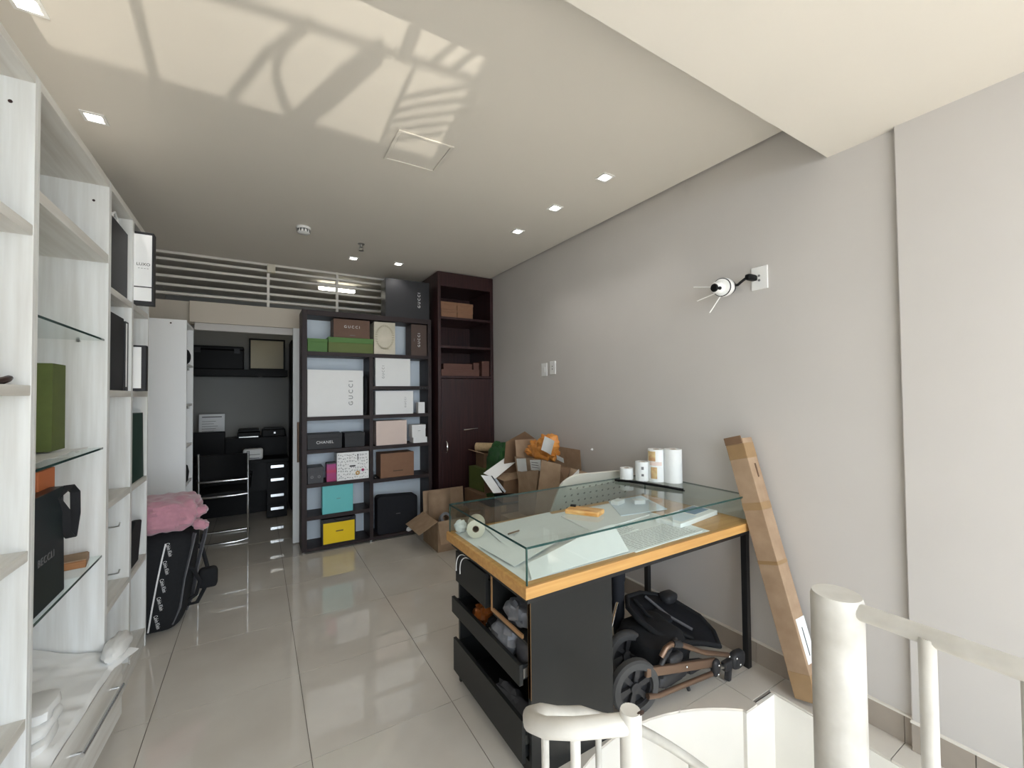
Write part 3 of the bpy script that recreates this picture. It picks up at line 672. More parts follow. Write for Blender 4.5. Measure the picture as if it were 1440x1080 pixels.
# ================================================================== TALL CABINET
cb = thing('tall_cabinet', 'tall reddish dark wood cabinet in the back right corner', 'cabinet', (1.622, 4.19, 0)); cw = .663
B(0, .033, 0, .59, 0, 2.755).build('side_panel', 'red_wenge', cb, bevel=.0015); B(cw-.035, cw, 0, .59, 0, 2.755).build('side_panel', 'red_wenge', cb, bevel=.0015)
B(.033, cw-.035, .0, .59, 2.604, 2.755).build('valance', 'red_wenge', cb, bevel=.0015)
B(.033, cw-.035, .55, .59, 0, 2.604).build('back_panel', 'red_wenge', cb)
for z in (2.278, 1.968, 1.645): B(.033, cw-.035, .003, .55, z-.026, z).build('shelf', 'red_wenge', cb, bevel=.0015)
B(.033, cw-.035, .02, .55, 0, .05).build('plinth', 'red_wenge', cb)
dr_ = B(.036, cw-.038, -.002, .018, .052, 1.614).build('door', 'red_wenge', cb, bevel=.002)
hh = MB(); hh.tube([(.275, -.03, 1.062), (.33, -.034, 1.066), (.40, -.03, 1.07), (.445, -.028, 1.072)], [.009, .007, .005, .004], 8); hh.tube([(.285, 0, 1.063), (.285, -.03, 1.063)], .007, 8)
hh.build('lever_handle', 'chrome', dr_, smooth=True)
hv = MB(); hv.tube([(.085, 0, .83), (.088, -.022, .845), (.085, -.03, .885), (.088, -.022, .93), (.085, 0, .945)], .008, 8); hv.build('bow_handle', 'chrome', dr_, smooth=True)
def ribboned(label, x0, x1, y, z, h, material, d=.22):
    b = gift('shoe_box', label, x0, x1, z, h, material, y=y, depth=d, lid=.03, group='boxes in the tall cabinet'); return b
ribboned('lower orange-brown shoe box on the top shelf of the tall cabinet, left', 1.667, 1.852, 4.21, 2.278, .082, 'tan_box'); ribboned('lower orange-brown shoe box on the top shelf of the tall cabinet, right', 1.854, 2.042, 4.21, 2.278, .082, 'tan_box')
ribboned('upper orange-brown shoe box on the top shelf of the tall cabinet, left', 1.664, 1.852, 4.21, 2.3605, .082, 'tan_box'); ribboned('upper orange-brown shoe box on the top shelf of the tall cabinet, right', 1.854, 2.045, 4.21, 2.3605, .082, 'tan_box')
ribboned('long flat maroon box just above the cabinet door', 1.668, 2.12, 4.215, 1.645, .072, 'maroon_box'); ribboned('shorter flat maroon box lying on the long one', 1.692, 2.03, 4.215, 1.7175, .06, 'maroon_box')
ribboned('small upright maroon box against the right side of the cabinet', 2.15, 2.245, 4.215, 1.645, .17, 'maroon_box'); ribboned('little maroon box between the flat stack and the upright one', 2.045, 2.115, 4.215, 1.7175, .075, 'maroon_box')
# ================================================================== BACK ROOM
t = thing('wall_shelf', 'black wall shelf in the back room', 'shelf', (-.98, 6.25, 1.70)); B(0, 1.31, 0, .345, 0, .085).build('board', 'leather_black', t, bevel=.003)
for x in (.3, 1.0): MB().lathe([(.001, -.004), (.02, -.004), (.024, 0), (.001, 0)], 14, Matrix.Translation((x, .12, 0))).build('spot_ring', 'steel', t)
t = thing('storage_box', 'black storage case on the wall shelf in the back room', 'case', (-.43, 6.42, 1.786)); B(-.27, .27, -.13, .13, 0, .24).build('case_body', 'leather_black', t, bevel=.01); B(-.272, .272, -.132, .132, .242, .285).build('lid', 'leather_black', t, bevel=.01)
for x in (-.2, .2): B(x-.03, x+.03, -.136, -.13, .2, .26).build('latch', 'black_metal', t)
t = thing('framed_board', 'pale framed board with black frame on the wall shelf', 'picture', (.10, 6.35, 1.786))
fb = MB(); 
for a, b_, c, d in ((-.205, .205, 0, .02), (-.205, .205, .385, .405), (-.205, -.185, .02, .385), (.185, .205, .02, .385)): fb.box(a, b_, 0, .03, c, d)
fb.build('frame', 'leather_black', t); B(-.185, .185, .012, .03, .02, .385).build('board', 'cream_print', t)
t = thing('tall_black_cabinet', 'tall black cabinet behind the door edge in the back room', 'cabinet', (.36, 6.05, 0)); B(0, .5, 0, .5, 0, 2.16).build('cabinet_body', 'leather_black', t, bevel=.004)
for z in (.7, 1.15, 1.45): B(.01, .49, -.012, 0, z, z+.012).build('handle_strip', 'black_metal', t)
t = thing('office_desk', 'dark office desk with raised back ledge and four-drawer pedestal', 'desk', (-.9, 5.75, 0))
B(0, 1.22, 0, .42, .665, .70).build('desktop', 'leather_black', t, bevel=.003); B(0, 1.0, .03, .05, .34, .665).build('modesty_panel', 'leather_black', t)
B(0, 1.22, .42, .72, 0, .93).build('back_ledge', 'leather_black', t, bevel=.003); B(0, .03, 0, .42, 0, .665).build('side_panel', 'leather_black', t)
pd_ = B(.99, 1.2, .02, .42, 0.01, .665).build('pedestal', 'leather_black', t, bevel=.002)
for z in (.10, .255, .44, .595):
    d_ = B(.995, 1.195, .005, .02, z-.065, z+.06).build('drawer', 'leather_black', t); B(1.03, 1.165, -.004, .006, z+.0, z+.03).build('drawer_handle', 'chrome', d_)
t = thing('monitor', 'black computer monitor seen from behind on the desk', 'monitor', (-.55, 5.98, .70)); B(-.28, .22, -.02, .015, .06, .34).build('screen_back', 'leather_black', t, bevel=.008); B(-.05, .02, -.01, .03, .01, .10).build('stand', 'leather_black', t); B(-.12, .1, -.07, .07, 0, .012).build('foot', 'leather_black', t, bevel=.004)
t = thing('notice_board', 'pale grey notice sheet panel standing on the desk ledge', 'sign', (-.49, 6.36, .93), rx=R(-6)); B(-.13, .13, 0, .012, .0, .30).build('panel', 'white_board', t); B(-.1, .1, -.0012, 0, .26, .272).build('printed_line', 'letter_grey', t)
for k in range(5): B(-.1, .02+.02*(k % 3), -.0012, 0, .09+.03*k, .094+.03*k).build('printed_line', 'letter_grey', t)
t = thing('printer', 'black flat printer at the left of the desk ledge', 'printer', (-.08, 6.28, .93)); B(-.14, .1, -.12, .14, 0, .07).build('printer_body', 'leather_black', t, bevel=.008); B(-.13, .09, -.1, .13, .072, .11).build('lid', 'leather_black', t, bevel=.008); B(-.12, .08, -.14, -.12, .008, .02).build('paper_tray', 'steel', t)
t = thing('scanner', 'black device right of the printer on the desk ledge', 'scanner', (.17, 6.28, .93)); B(-.13, .13, -.12, .14, 0, .095).build('scanner_body', 'leather_black', t, bevel=.01); B(-.11, .11, -.1, .12, .096, .112).build('lid', 'black_board', t, bevel=.004); B(.0, .02, -.125, -.118, .04, .06).build('button', 'steel', t)
t = thing('router', 'white rounded router on the desk corner', 'terminal', (-.05, 5.84, .70)); B(-.10, .10, -.05, .06, 0, .13).build('router_body', 'white_plastic', t, bevel=.025, seg=4); B(-.07, .07, -.052, -.045, .06, .066).build('front_slot', 'letter_grey', t); B(-.06, .06, -.052, -.046, .02, .026).build('front_strip', 'letter_grey', t)  # rounded box standing for the white router
ch = thing('office_chair', 'black visitor chair with bent chrome tube frame in the back room', 'chair', (-.285, 5.0, 0))
MB().sheet(lambda u, v: (-.205+.41*u, .02+.03*math.sin(u*math.pi)-.05*v, .62+.26*v), 10, 6, .03, (0, 1, 0)).build('backrest', 'leather_black', ch, smooth=True, bevel=.006)
MB().sheet(lambda u, v: (-.2+.4*u, .04+.42*v, .455+.01*math.sin(u*math.pi)), 8, 8, .045).build('seat', 'leather_black', ch, smooth=True, bevel=.008)
for s in (-1, 1):
    f_ = MB(); f_.tube([(s*.20, -.03, .90), (s*.20, 0, .70), (s*.20, .01, .62), (s*.20, .02, .46), (s*.20, .02, .05), (s*.20, .05, .015), (s*.20, .44, .012)], .0115, 10); f_.build('frame_tube', 'chrome', ch, smooth=True)
    MB().tube([(s*.215, .02, .64), (s*.225, .2, .66), (s*.22, .36, .64), (s*.21, .40, .47)], .012, 8).build('armrest', 'leather_black', ch, smooth=True)
MB().tube([(-.20, .0, .625), (-.1, -.012, .625), (.1, -.012, .625), (.20, .0, .625)], .0115, 10).build('cross_rail', 'chrome', ch, smooth=True)
MB().tube([(-.20, .015, .475), (-.1, .0, .472), (.1, .0, .472), (.20, .015, .475)], .0105, 10).build('cross_rail', 'chrome', ch, smooth=True)
MB().tube([(-.20, .03, .02), (-.1, .01, .013), (.1, .01, .013), (.20, .03, .02)], .0115, 10).build('base_rail', 'chrome', ch, smooth=True)
MB().tube([(-.20, .44, .013), (.20, .44, .013)], .0115, 10).build('base_rail', 'chrome', ch, smooth=True)
# ================================================================== GLASS-TOPPED DISPLAY TABLE
TX0, TX1, TY0, TY1, TZ = .806, 2.236, 1.256, 1.985, .764
tb = thing('display_table', 'display table with oak top, black legs and a glass case', 'table', (TX0, TY0, 0)); tw, td = TX1-TX0, TY1-TY0
B(0, tw, 0, td, TZ-.042, TZ).build('table_top', 'oak', tb, bevel=.002)
fr = MB(); z0, z1 = TZ-.068, TZ-.042
for a, b, c, d in ((.02, tw-.01, .02, .045), (.02, tw-.01, td-.045, td-.02), (.02, .045, .045, td-.045), (tw-.035, tw-.01, .045, td-.045)): fr.box(a, b, c, d, z0, z1)
fr.build('under_frame', 'black_metal', tb)
for y in (.02, td-.05): B(tw-.042, tw-.012, y, y+.03, 0, z0).build('leg', 'black_metal', tb, bevel=.001)
GZ = .902-TZ; gi = .012; th = .008
def pane(x0, x1, y0, y1, z0, z1):
    return B(x0, x1, y0, y1, TZ+z0, TZ+z1).build('glass_pane', 'glass', tb)
pane(gi, tw-gi, gi, gi+th, .0005, GZ-th-.001); pane(gi, tw-gi, td-gi-th, td-gi, .0005, GZ-th-.001)
pane(gi, gi+th, gi+th+.001, td-gi-th-.001, .0005, GZ-th-.001); pane(tw-gi-th, tw-gi, gi+th+.001, td-gi-th-.001, .0005, GZ-th-.001)
tp = pane(gi, tw-gi, gi, td-gi, GZ-th, GZ)
ed = MB(); e = .0012; a0, a1, b0, b1 = gi, tw-gi, gi, td-gi; q0, q1 = TZ+GZ-th, TZ+GZ
ed.box(a0-e, a1+e, b0-e, b0, q0, q1); ed.box(a0-e, a1+e, b1, b1+e, q0, q1); ed.box(a0-e, a0, b0, b1, q0, q1); ed.box(a1, a1+e, b0, b1, q0, q1)
ed.build('polished_edge', 'glass_edge', tp)
ec = MB()
for x in (a0, a1-.004):
    for y in (b0, b1-.004): ec.box(x-e, x+.004, y-e, y+.004, TZ, q0)
ec.build('corner_joint', 'glass_edge', tp)
def flat(name, label, pts, z, material, h=.002, cat='paper', curl=None, group='papers in the glass case'):
    cx = sum(p[0] for p in pts)/len(pts); cy = sum(p[1] for p in pts)/len(pts)
    if curl:
        (a, b, c, d) = pts
        def fn(u, v):
            x = (a[0]*(1-u)+b[0]*u)*(1-v)+(d[0]*(1-u)+c[0]*u)*v; y = (a[1]*(1-u)+b[1]*u)*(1-v)+(d[1]*(1-u)+c[1]*u)*v
            return (x-cx, y-cy, curl(u, v))
        o = MB().sheet(fn, 16, 10, .0012).build(name, material, None, smooth=True)
    else: o = MB().prism([(x-cx, y-cy) for x, y in pts], 0, h).build(name, material, None)
    o.location = (cx, cy, z); return tag(o, label, cat, group)
z = TZ+.0006
flat('table_liner', 'large white paper sheet lining the floor of the glass case', [(.835, 1.30), (1.90, 1.285), (1.93, 1.93), (.835, 1.945)], z, 'white_paper', .0012)
flat('paper_sheet', 'loose white sheet at the back left of the glass case', [(.95, 1.66), (1.32, 1.60), (1.40, 1.93), (.99, 1.935)], z+.0016, 'white_paper', curl=lambda u, v: .003+.012*v*v*u)
p_ = flat('paper_sheet', 'curled white sheet at the near left corner of the glass case', [(.86, 1.42), (1.27, 1.56), (1.20, 1.64), (.84, 1.70)], z+.004, 'white_paper', curl=lambda u, v: .004+.02*u*(1-v))
p_ = flat('paper_sheet', 'white sheet standing curled against the front glass', [(.855, 1.292), (1.36, 1.30), (1.42, 1.45), (.90, 1.39)], z+.004, 'white_paper', curl=lambda u, v: .002+.055*v*math.sin(.3+u*1.4)**2+.01*v)
flat('folded_sheet', 'white folded sheet under the gold wooden piece', [(1.40, 1.57), (1.86, 1.62), (1.83, 1.90), (1.43, 1.86)], z+.0016, 'white_box', .006)
flat('cardboard_insert', 'pale grey card lying beyond the folded sheet', [(1.70, 1.68), (2.02, 1.63), (2.14, 1.93), (1.86, 1.94)], z+.0080, 'case_back', .004)
dp = thing('document', 'printed document with lines of text near the front glass', 'paper', (1.62, 1.375, z), R(2), 'papers in the glass case')
B(-.24, .24, -.085, .10, 0, .004).build('sheet', 'white_paper', dp)
tl = MB(); random.seed(2)
for k in range(11):
    x = -.215
    while x < .2:
        w = random.uniform(.012, .045); tl.box(x, min(x+w, .215), -.068+.015*k, -.0655+.015*k, .004, .0044); x += w+.006
tl.build('printed_lines', 'letter_grey', dp)['kind'] = 'stuff'
dp = thing('document', 'second printed document half under the first, farther from the front glass', 'paper', (1.42, 1.515, z+.001), R(9), 'papers in the glass case')
B(-.14, .20, -.06, .08, 0, .003).build('sheet', 'white_paper', dp)
tl = MB()
for k in range(8):
    x = -.12
    while x < .18:
        w = random.uniform(.012, .045); tl.box(x, min(x+w, .19), -.048+.015*k, -.0455+.015*k, .003, .0034); x += w+.006
tl.build('printed_lines', 'letter_grey', dp)['kind'] = 'stuff'
bx_ = thing('brochure_box', 'flat white box with a blue printed corner, right end of the case', 'box', (1.99, 1.475, z), R(7))
B(-.19, .19, -.07, .07, 0, .024).build('box_body', 'white_box', bx_, bevel=.002); B(.02, .17, -.03, .062, .024, .0246).build('blue_print', 'print_blue', bx_); B(-.15, .0, -.055, .05, .024, .0245).build('grey_print', 'case_back', bx_)
o = MB().sheet(lambda u, v: (.03*math.sin(u*2), .07*u, .04*v), 6, 4, .001, (1, 0, 0)).build('paper_tag', 'white_paper', None, smooth=True); o.location = (1.80, 1.42, z+.024-.024+.006); tag(o, 'small folded white card standing before the flat white box', 'card')
for i, (x, y, s) in enumerate(((1.86, 1.86, .04), (1.97, 1.80, .035))):
    o = B(-s, s, -.025, .025, 0, .025).build('small_packet', 'white_box', None, bevel=.004); o.location = (x, y, z+.0125); o.rotation_euler = (0, 0, R(15-40*i)); tag(o, ('small white packet at the back of the glass case', 'second small white packet, right of the other')[i], 'packet')
t = thing('label_roll', 'white paper roll lying on its side in the left corner of the case', 'paper roll', (.905, 1.85, z+.046), R(62))
MB().lathe([(.016, -.05), (.043, -.05), (.043, .05), (.016, .05)], 28, rot(0, R(90)), True).build('paper', 'cream_box', t, smooth=True)
MB().lathe([(.0135, -.0505), (.016, -.0505), (.016, .0505), (.0135, .0505)], 20, rot(0, R(90)), True).build('core', 'cardboard_dark', t, smooth=True)
o = MB().blob((.86, 1.93, z+.03), (.03, .03, .03), 16, 12, .3, 3, 1).build('paper_wad', 'white_paper', None, smooth=True); tag(o, 'white paper wad behind the lying roll', 'paper')
o = MB().tube([(1.02, 1.74, z+.0165), (1.09, 1.755, z+.0165)], .004, 8).build('pencil', 'cardboard_dark', None); tag(o, 'short brown pencil on the back left sheet', 'pencil')
o = MB().tube([(1.30, 1.53, z+.012), (1.36, 1.50, z+.012), (1.39, 1.46, z+.012), (1.45, 1.44, z+.010)], .0025, 6).build('wire', 'grey_webbing', None, smooth=True); tag(o, 'short grey wire near the folded front sheet', 'wire')
# on the glass top
GT = .9024
t = thing('wooden_piece', 'gold-brown wooden piece lying on the glass top', 'wood piece', (1.268, 1.475, GT), R(-52))
MB().prism([(-.085, -.035), (.07, -.045), (.085, .03), (-.07, .045)], 0, .022).build('wood_body', 'gold_wood', t, bevel=.006); B(-.07, -.045, .015, .03, .022, .03).build('metal_stud', 'black_metal', t)
def paper_roll(label, x, y, r, h, material='white_paper', bands=()):
    t = thing('label_roll', label, 'paper roll', (x, y, GT), group='paper rolls on the glass top')
    MB().lathe([(r*.42, 0), (r, 0), (r, h), (r*.42, h)], 28, None, True).build('paper', material, t, smooth=True)
    MB().lathe([(r*.36, .001), (r*.42, .001), (r*.42, h-.001), (r*.36, h-.001)], 20, None, True).build('core', 'cardboard', t, smooth=True)
    for z_, a0, a1, hh_, mm in bands:
        m = MB(); N = 8
        m.sheet(lambda u, v: ((r+.0006)*math.cos(a0+(a1-a0)*u), (r+.0006)*math.sin(a0+(a1-a0)*u), z_+hh_*v), N, 1, .0004, (-.5, -.7, 0)); m.build('printed_label', mm, t, smooth=True)
    return t
paper_roll('shortest white paper roll of the four on the glass top', 2.005, 1.925, .041, .068)
paper_roll('second white paper roll, with two small grey prints', 2.052, 1.84, .041, .115, bands=[(.07, R(215), R(235), .018, 'letter_grey'), (.03, R(215), R(235), .014, 'letter_grey')])
paper_roll('tall paper roll with yellow and pink printed labels', 2.105, 1.775, .049, .195, bands=[(.125, R(150), R(215), .06, 'print_yellow'), (.10, R(170), R(260), .022, 'pink_box'), (.02, R(180), R(225), .07, 'print_yellow')])
paper_roll('tall plain white paper roll at the right end of the row', 2.16, 1.695, .052, .20)
o = MB().ribbon([(1.885, 1.905, GT+.008), (1.93, 1.78, GT+.012), (1.965, 1.65, GT+.012), (2.005, 1.51, GT+.007)], (.016, .007, 0), .012).ribbon([(1.90, 1.90, GT+.003), (1.955, 1.75, GT+.003), (2.01, 1.505, GT+.003)], (.009, .004, 0), .004).build('black_strap', 'leather_black', None, smooth=True); tag(o, 'long flat black bar lying in front of the paper rolls', 'bar')
# ================================================================== BLACK DRAWER CABINET UNDER THE TABLE
CX0, CX1, CY0, CY1, CH = .876, 1.292, 1.336, 2.0, .690
dc = thing('drawer_cabinet', 'black drawer cabinet with pulled-out drawers under the table', 'cabinet', (CX0, CY0, 0)); w, d = CX1-CX0, CY1-CY0
B(0, w, 0, .018, .0, CH).build('side_panel', 'black_board', dc, bevel=.001); B(0, w, d-.018, d, 0, CH).build('side_panel', 'black_board', dc, bevel=.001)
B(w-.018, w, .018, d-.018, 0, CH).build('back_panel', 'black_board', dc); B(0, w-.018, .018, d-.018, CH-.018, CH).build('top', 'black_board', dc); B(0.01, w-.018, .018, d-.018, .0, .05).build('bottom', 'black_board', dc)
B(.0, .003, .0, .018, .30, CH-.018).build('edge_band', 'raw_edge', dc)
B(.002, w-.03, .300, .315, .50, CH-.018).build('divider', 'black_board', dc); B(.0, .002, .300, .315, .50, CH-.018).build('edge_band', 'raw_edge', dc)
B(.002, w-.03, .018, .300, .49, .50).build('tray_floor', 'black_board', dc)
B(.0, .008, .06, .300, .50, .515).build('tray_lip', 'raw_edge', dc)
tf = B(-.016, .0, .335, d-.004, .505, .655).build('drawer', 'black_board', dc, bevel=.001)
B(-.014, .3, .34, .352, .50, .62).build('drawer_side', 'black_board', tf)
for i, y in enumerate((.62, .575)):
    pts = [(-.008-.016*math.sin(k/12*math.pi*.5), y-.06+.075*math.sin(k/12*math.pi*.55), .660-.095*(k/12)**2.2) for k in range(13)]
    MB().tube(pts, .0026, 8).build('cable', 'white_plastic', dc, smooth=True)
def drawer(x, z0, z1, y0=.02, y1=None):
    y1 = y1 or d-.002
    f_ = B(x, x+.016, y0, y1, z0, z1).build('drawer', 'black_board', dc, bevel=.001)
    m = MB(); m.box(x+.016, .33, y0+.012, y0+.024, z0+.01, z1-.012); m.box(x+.016, .33, y1-.024, y1-.012, z0+.01, z1-.012); m.box(x+.016, .33, y0+.024, y1-.024, z0+.008, z0+.018); m.box(.32, .33, y0+.024, y1-.024, z0+.018, z1-.012)
    m.build('drawer_box', 'black_board', f_)
    r = MB(); r.box(x+.02, .30, y0+.004, y0+.012, (z0+z1)/2-.018, (z0+z1)/2+.018); r.build('slide_rail', 'steel', f_)
drawer(-.038, .355, .432); drawer(-.030, .065, .225)
def junk(name, label, x, y, z, rad, material, cat, amp=.25, seed=1, pw=.8):
    o = MB().blob((0, 0, rad[2]*.9), rad, 18, 12, amp, 3, seed, pw).build(name, material, None, smooth=True); o.location = (CX0+x, CY0+y, z); return tag(o, label, cat)
junk('amber_beads', 'heap of amber brown beads in the middle drawer', .05, .47, .374, (.05, .06, .038), 'amber', 'beads', .5, 2)
junk('dark_pouch', 'dark grey pouch next to the amber beads', .06, .36, .374, (.045, .05, .03), 'black_cloth', 'pouch', .4, 6)
junk('silver_bag', 'silver grey plastic bag in the middle drawer', .04, .22, .374, (.06, .09, .06), 'silver', 'bag', .35, 3)
junk('grey_pouch', 'round dark grey pouch at the near end of the middle drawer', .055, .085, .374, (.055, .06, .062), 'grey_box', 'pouch', .15, 7)
junk('grey_bundle', 'grey wrapped bundle in the open compartment under the table', .06, .17, .5005, (.05, .075, .045), 'silver', 'bundle', .4, 9)
junk('blue_cloth', 'dusty blue grey cloth in the bottom drawer', .05, .24, .084, (.06, .11, .045), 'grey_webbing', 'cloth', .5, 5)
junk('dark_device', 'small dark device in the bottom drawer near the slide rail', .06, .10, .084, (.05, .035, .035), 'dark_plastic', 'device', .1, 8, .5)
o = MB().tube([(CX0+.03, CY0+.42, .39), (CX0+.01, CY0+.33, .40), (CX0+.02, CY0+.26, .432), (CX0+.0, CY0+.2, .44)], .0025, 6).build('loose_wire', 'white_plastic', None, smooth=True); tag(o, 'thin white wire trailing over the middle drawer', 'wire')
# ================================================================== WALL FITTINGS
def plate(name, label, y0, y1, z0, z1, detail):
    t = thing(name, label, 'switch', (XR, (y0+y1)/2, (z0+z1)/2)); a, b = (y1-y0)/2, (z1-z0)/2
    B(-.008, 0, -a, a, -b, b).build('cover', 'white_plastic', t, bevel=.002)
    if detail == 'rocker': B(-.011, -.008, -a*.45, a*.45, -b*.4, b*.4).build('rocker', 'white_plastic', t, bevel=.001)
    else:
        for dz in (-.012, .012): MB().lathe([(.001, 0), (.006, 0), (.006, .003), (.001, .003)], 10, Matrix.Translation((-.011, 0, dz)) @ rot(0, R(90))).build('socket_hole', 'letter_grey', t)
    return t
plate('wall_switch', 'left white switch plate of the pair on the right wall', 3.16, 3.245, 1.608, 1.727, 'rocker')
plate('wall_socket', 'right white socket plate of the pair on the right wall', 3.03, 3.112, 1.62, 1.738, 'socket')
t = plate('wall_socket', 'white socket plate high on the wall beside the camera', 1.182, 1.266, 1.99, 2.112, 'socket'); t['category'] = 'socket'
o = MB().lathe([(.001, 0), (.011, 0), (.008, .006), (.004, .016), (.001, .017)], 12, rot(0, R(-90))).build('wall_anchor', 'white_plastic', None, smooth=True); o.location = (XR, 2.562, .995); tag(o, 'tiny white wall anchor low on the right wall', 'wall anchor')
# security camera on a plug-in adapter
t = thing('security_camera', 'small white ball security camera with three thin antennas', 'camera', (2.19, 1.36, 2.02))
ax = rot(0, 0, R(8)) @ rot(0, R(-98), 0)
MB().lathe([(.001, -.04), (.03, -.038), (.046, -.02), (.051, .005), (.050, .03), (.046, .040), (.001, .042)], 28, ax).build('camera_body', 'white_plastic', t, smooth=True)
MB().lathe([(.047, .037), (.0500, .037), (.0485, .0405), (.0455, .0405)], 28, ax, True).build('seam_ring', 'dark_plastic', t)
hc = Vector((-.058, .004, -.008))
hd = MB().blob(hc, (.035, .035, .035), 24, 16).build('lens_head', 'white_plastic', t, smooth=True)
for nm, dv, rad in (('lens', Vector((-.93, .04, -.12)), .022), ('sensor', Vector((-.62, -.74, -.30)), .009)):
    dv = dv.normalized(); mm = Matrix.Translation(hc+dv*math.sqrt(.035**2-rad**2)) @ dv.to_track_quat('Z', 'Y').to_matrix().to_4x4()
    MB().lathe([(.001, -.002), (rad, -.002), (rad*1.02, .003), (rad*.8, .008), (.001, .0095)], 20, mm).build(nm, 'leather_black', hd, smooth=True)
for p_ in ((-.03, .17, .035), (-.03, .15, -.05), (-.05, .06, -.135)):
    MB().tube([(-.02, .01 if p_[1] > .1 else -.01, -.02 if p_[2] < 0 else .0), p_], [.0035, .0028], 8).build('antenna', 'white_plastic', t, smooth=True)
MB().lathe([(.001, -.052), (.04, -.05), (.044, -.03), (.001, -.03)], 20, ax).build('back_ring', 'dark_plastic', t, smooth=True)
t = thing('plug_adapter', 'black plug adapter with bent arm on the socket beside the camera', 'adapter', (2.2815, 1.225, 2.052))
MB().blob((-.042, .018, 0), (.042, .016, .016), 16, 10, 0, 1, 0, .5).build('adapter_body', 'leather_black', t, smooth=True)
MB().tube([(-.07, .03, -.004), (-.08, .05, -.02), (-.07, .075, -.03), (-.055, .09, -.025), (-.04, .105, -.022)], .007, 8).build('arm', 'leather_black', t, smooth=True)
# ================================================================== LEANING CARDBOARD TUBE
t = thing('cardboard_tube', 'long square cardboard carton leaning in the corner by the table', 'carton', (2.197, .985, .012))
top = Vector((.006, .33, 1.19)); ax_ = top.normalized(); sx = Vector((1, 0, 0)); sx = (sx-ax_*sx.dot(ax_)).normalized(); sy = ax_.cross(sx)
def tm(x0, x1, y0, y1, z0, z1):
    m = Matrix((( sx.x, sy.x, ax_.x, 0), (sx.y, sy.y, ax_.y, 0), (sx.z, sy.z, ax_.z, 0), (0, 0, 0, 1))); return MB().box(x0, x1, y0, y1, z0, z1, m)
tm(-.044, .044, -.05, .05, .012, 1.225).build('carton_body', 'cardboard', t, bevel=.003)
for z0, z1 in ((.0125, .13), (1.12, 1.2), (.86, .90), (.60, .62)): tm(-.0448, .0448, -.0508, .0508, z0, z1).build('tape', 'kraft_tape', t, bevel=.003)
tm(-.030, .044, -.0515, -.0500, .17, .36).build('shipping_label', 'white_paper', t)
tm(-.002, .004, -.0522, -.0514, .20, .32).build('label_print', 'letter_black', t)
tm(-.05, -.0435, -.046, .048, 1.20, 1.24).build('torn_flap', 'cardboard_dark', t); tm(-.04, .04, -.044, .044, 1.218, 1.2255).build('end_cap', 'cardboard_dark', t)
tm(.0, .012, -.0512, -.0498, 1.02, 1.09).build('brown_mark', 'letter_brown', t)
# ================================================================== CARTON HEAP
def carton(name, label, w, d, h, loc, rz=0, rx=0, ry=0, flaps=(0, 0, 0, 0), fl=None, material='cardboard', inner=None, group='cartons heaped by the right wall'):
    """open carton; flaps = outward angles of (left -x, right +x, front -y, back +y): 0 upright, 90 flat out, 150 hanging; None = no flap, -90 closed"""
    t = thing(name, label, 'carton', loc, rz, group, rx, ry); k = .004; a, b = w/2, d/2
    m = MB(); m.box(-a, a, -b, -b+k, 0, h); m.box(-a, a, b-k, b, 0, h); m.box(-a, -a+k, -b+k, b-k, 0, h); m.box(a-k, a, -b+k, b-k, 0, h); m.box(-a+k, a-k, -b+k, b-k, 0, k)
    m.build('box_body', material, t)
    fx = fl or w*.48; fy = fl or d*.48
    for i, g in enumerate(flaps):
        if g is None: continue
        g = R(g)
        if i == 0: mm = Matrix.Translation((-a, 0, h)) @ rot(0, -g, 0); q = MB().box(0, k, -b+.002, b-.002, .0, fx, mm)
        elif i == 1: mm = Matrix.Translation((a, 0, h)) @ rot(0, g, 0); q = MB().box(-k, 0, -b+.002, b-.002, .0, fx, mm)
        elif i == 2: mm = Matrix.Translation((0, -b, h)) @ rot(g, 0, 0); q = MB().box(-a+.002, a-.002, 0, k, .0, fy, mm)
        else: mm = Matrix.Translation((0, b, h)) @ rot(-g, 0, 0); q = MB().box(-a+.002, a-.002, -k, 0, .0, fy, mm)
        q.build('flap', inner or material, t)
    return t
# big open carton in front of the tall cabinet
c = carton('open_carton', 'open cardboard carton with flaps out, in front of the tall cabinet', .44, .40, .28, (1.63, 3.875, 0), 0, flaps=(118, None, 162, 5), fl=.20)
o = MB().sheet(lambda u, v: (1.45+.24*u, 4.02+.02*math.sin(u*7)+.02*v, .20+.28*v), 14, 8, .002, (0, 1, 0)).build('packing_paper', 'cardboard', None, smooth=True); tag(o, 'crumpled brown packing paper inside the open carton', 'paper')
o = MB().blob((1.70, 3.86, .22), (.14, .12, .11), 20, 14, .4, 3, 3).build('packing_paper', 'cardboard_dark', None, smooth=True); tag(o, 'darker wad of brown paper in the open carton', 'paper')
t = thing('tape_roll', 'shiny clear tape roll lying in the open carton', 'tape roll', (1.53, 3.80, .26), 0, None, R(60)); MB().lathe([(.03, -.03), (.055, -.03), (.055, .03), (.03, .03)], 24, None, True).build('tape', 'silver', t, smooth=True); MB().lathe([(.027, -.031), (.03, -.031), (.03, .031), (.027, .031)], 20, None, True).build('core', 'cardboard_dark', t, smooth=True)
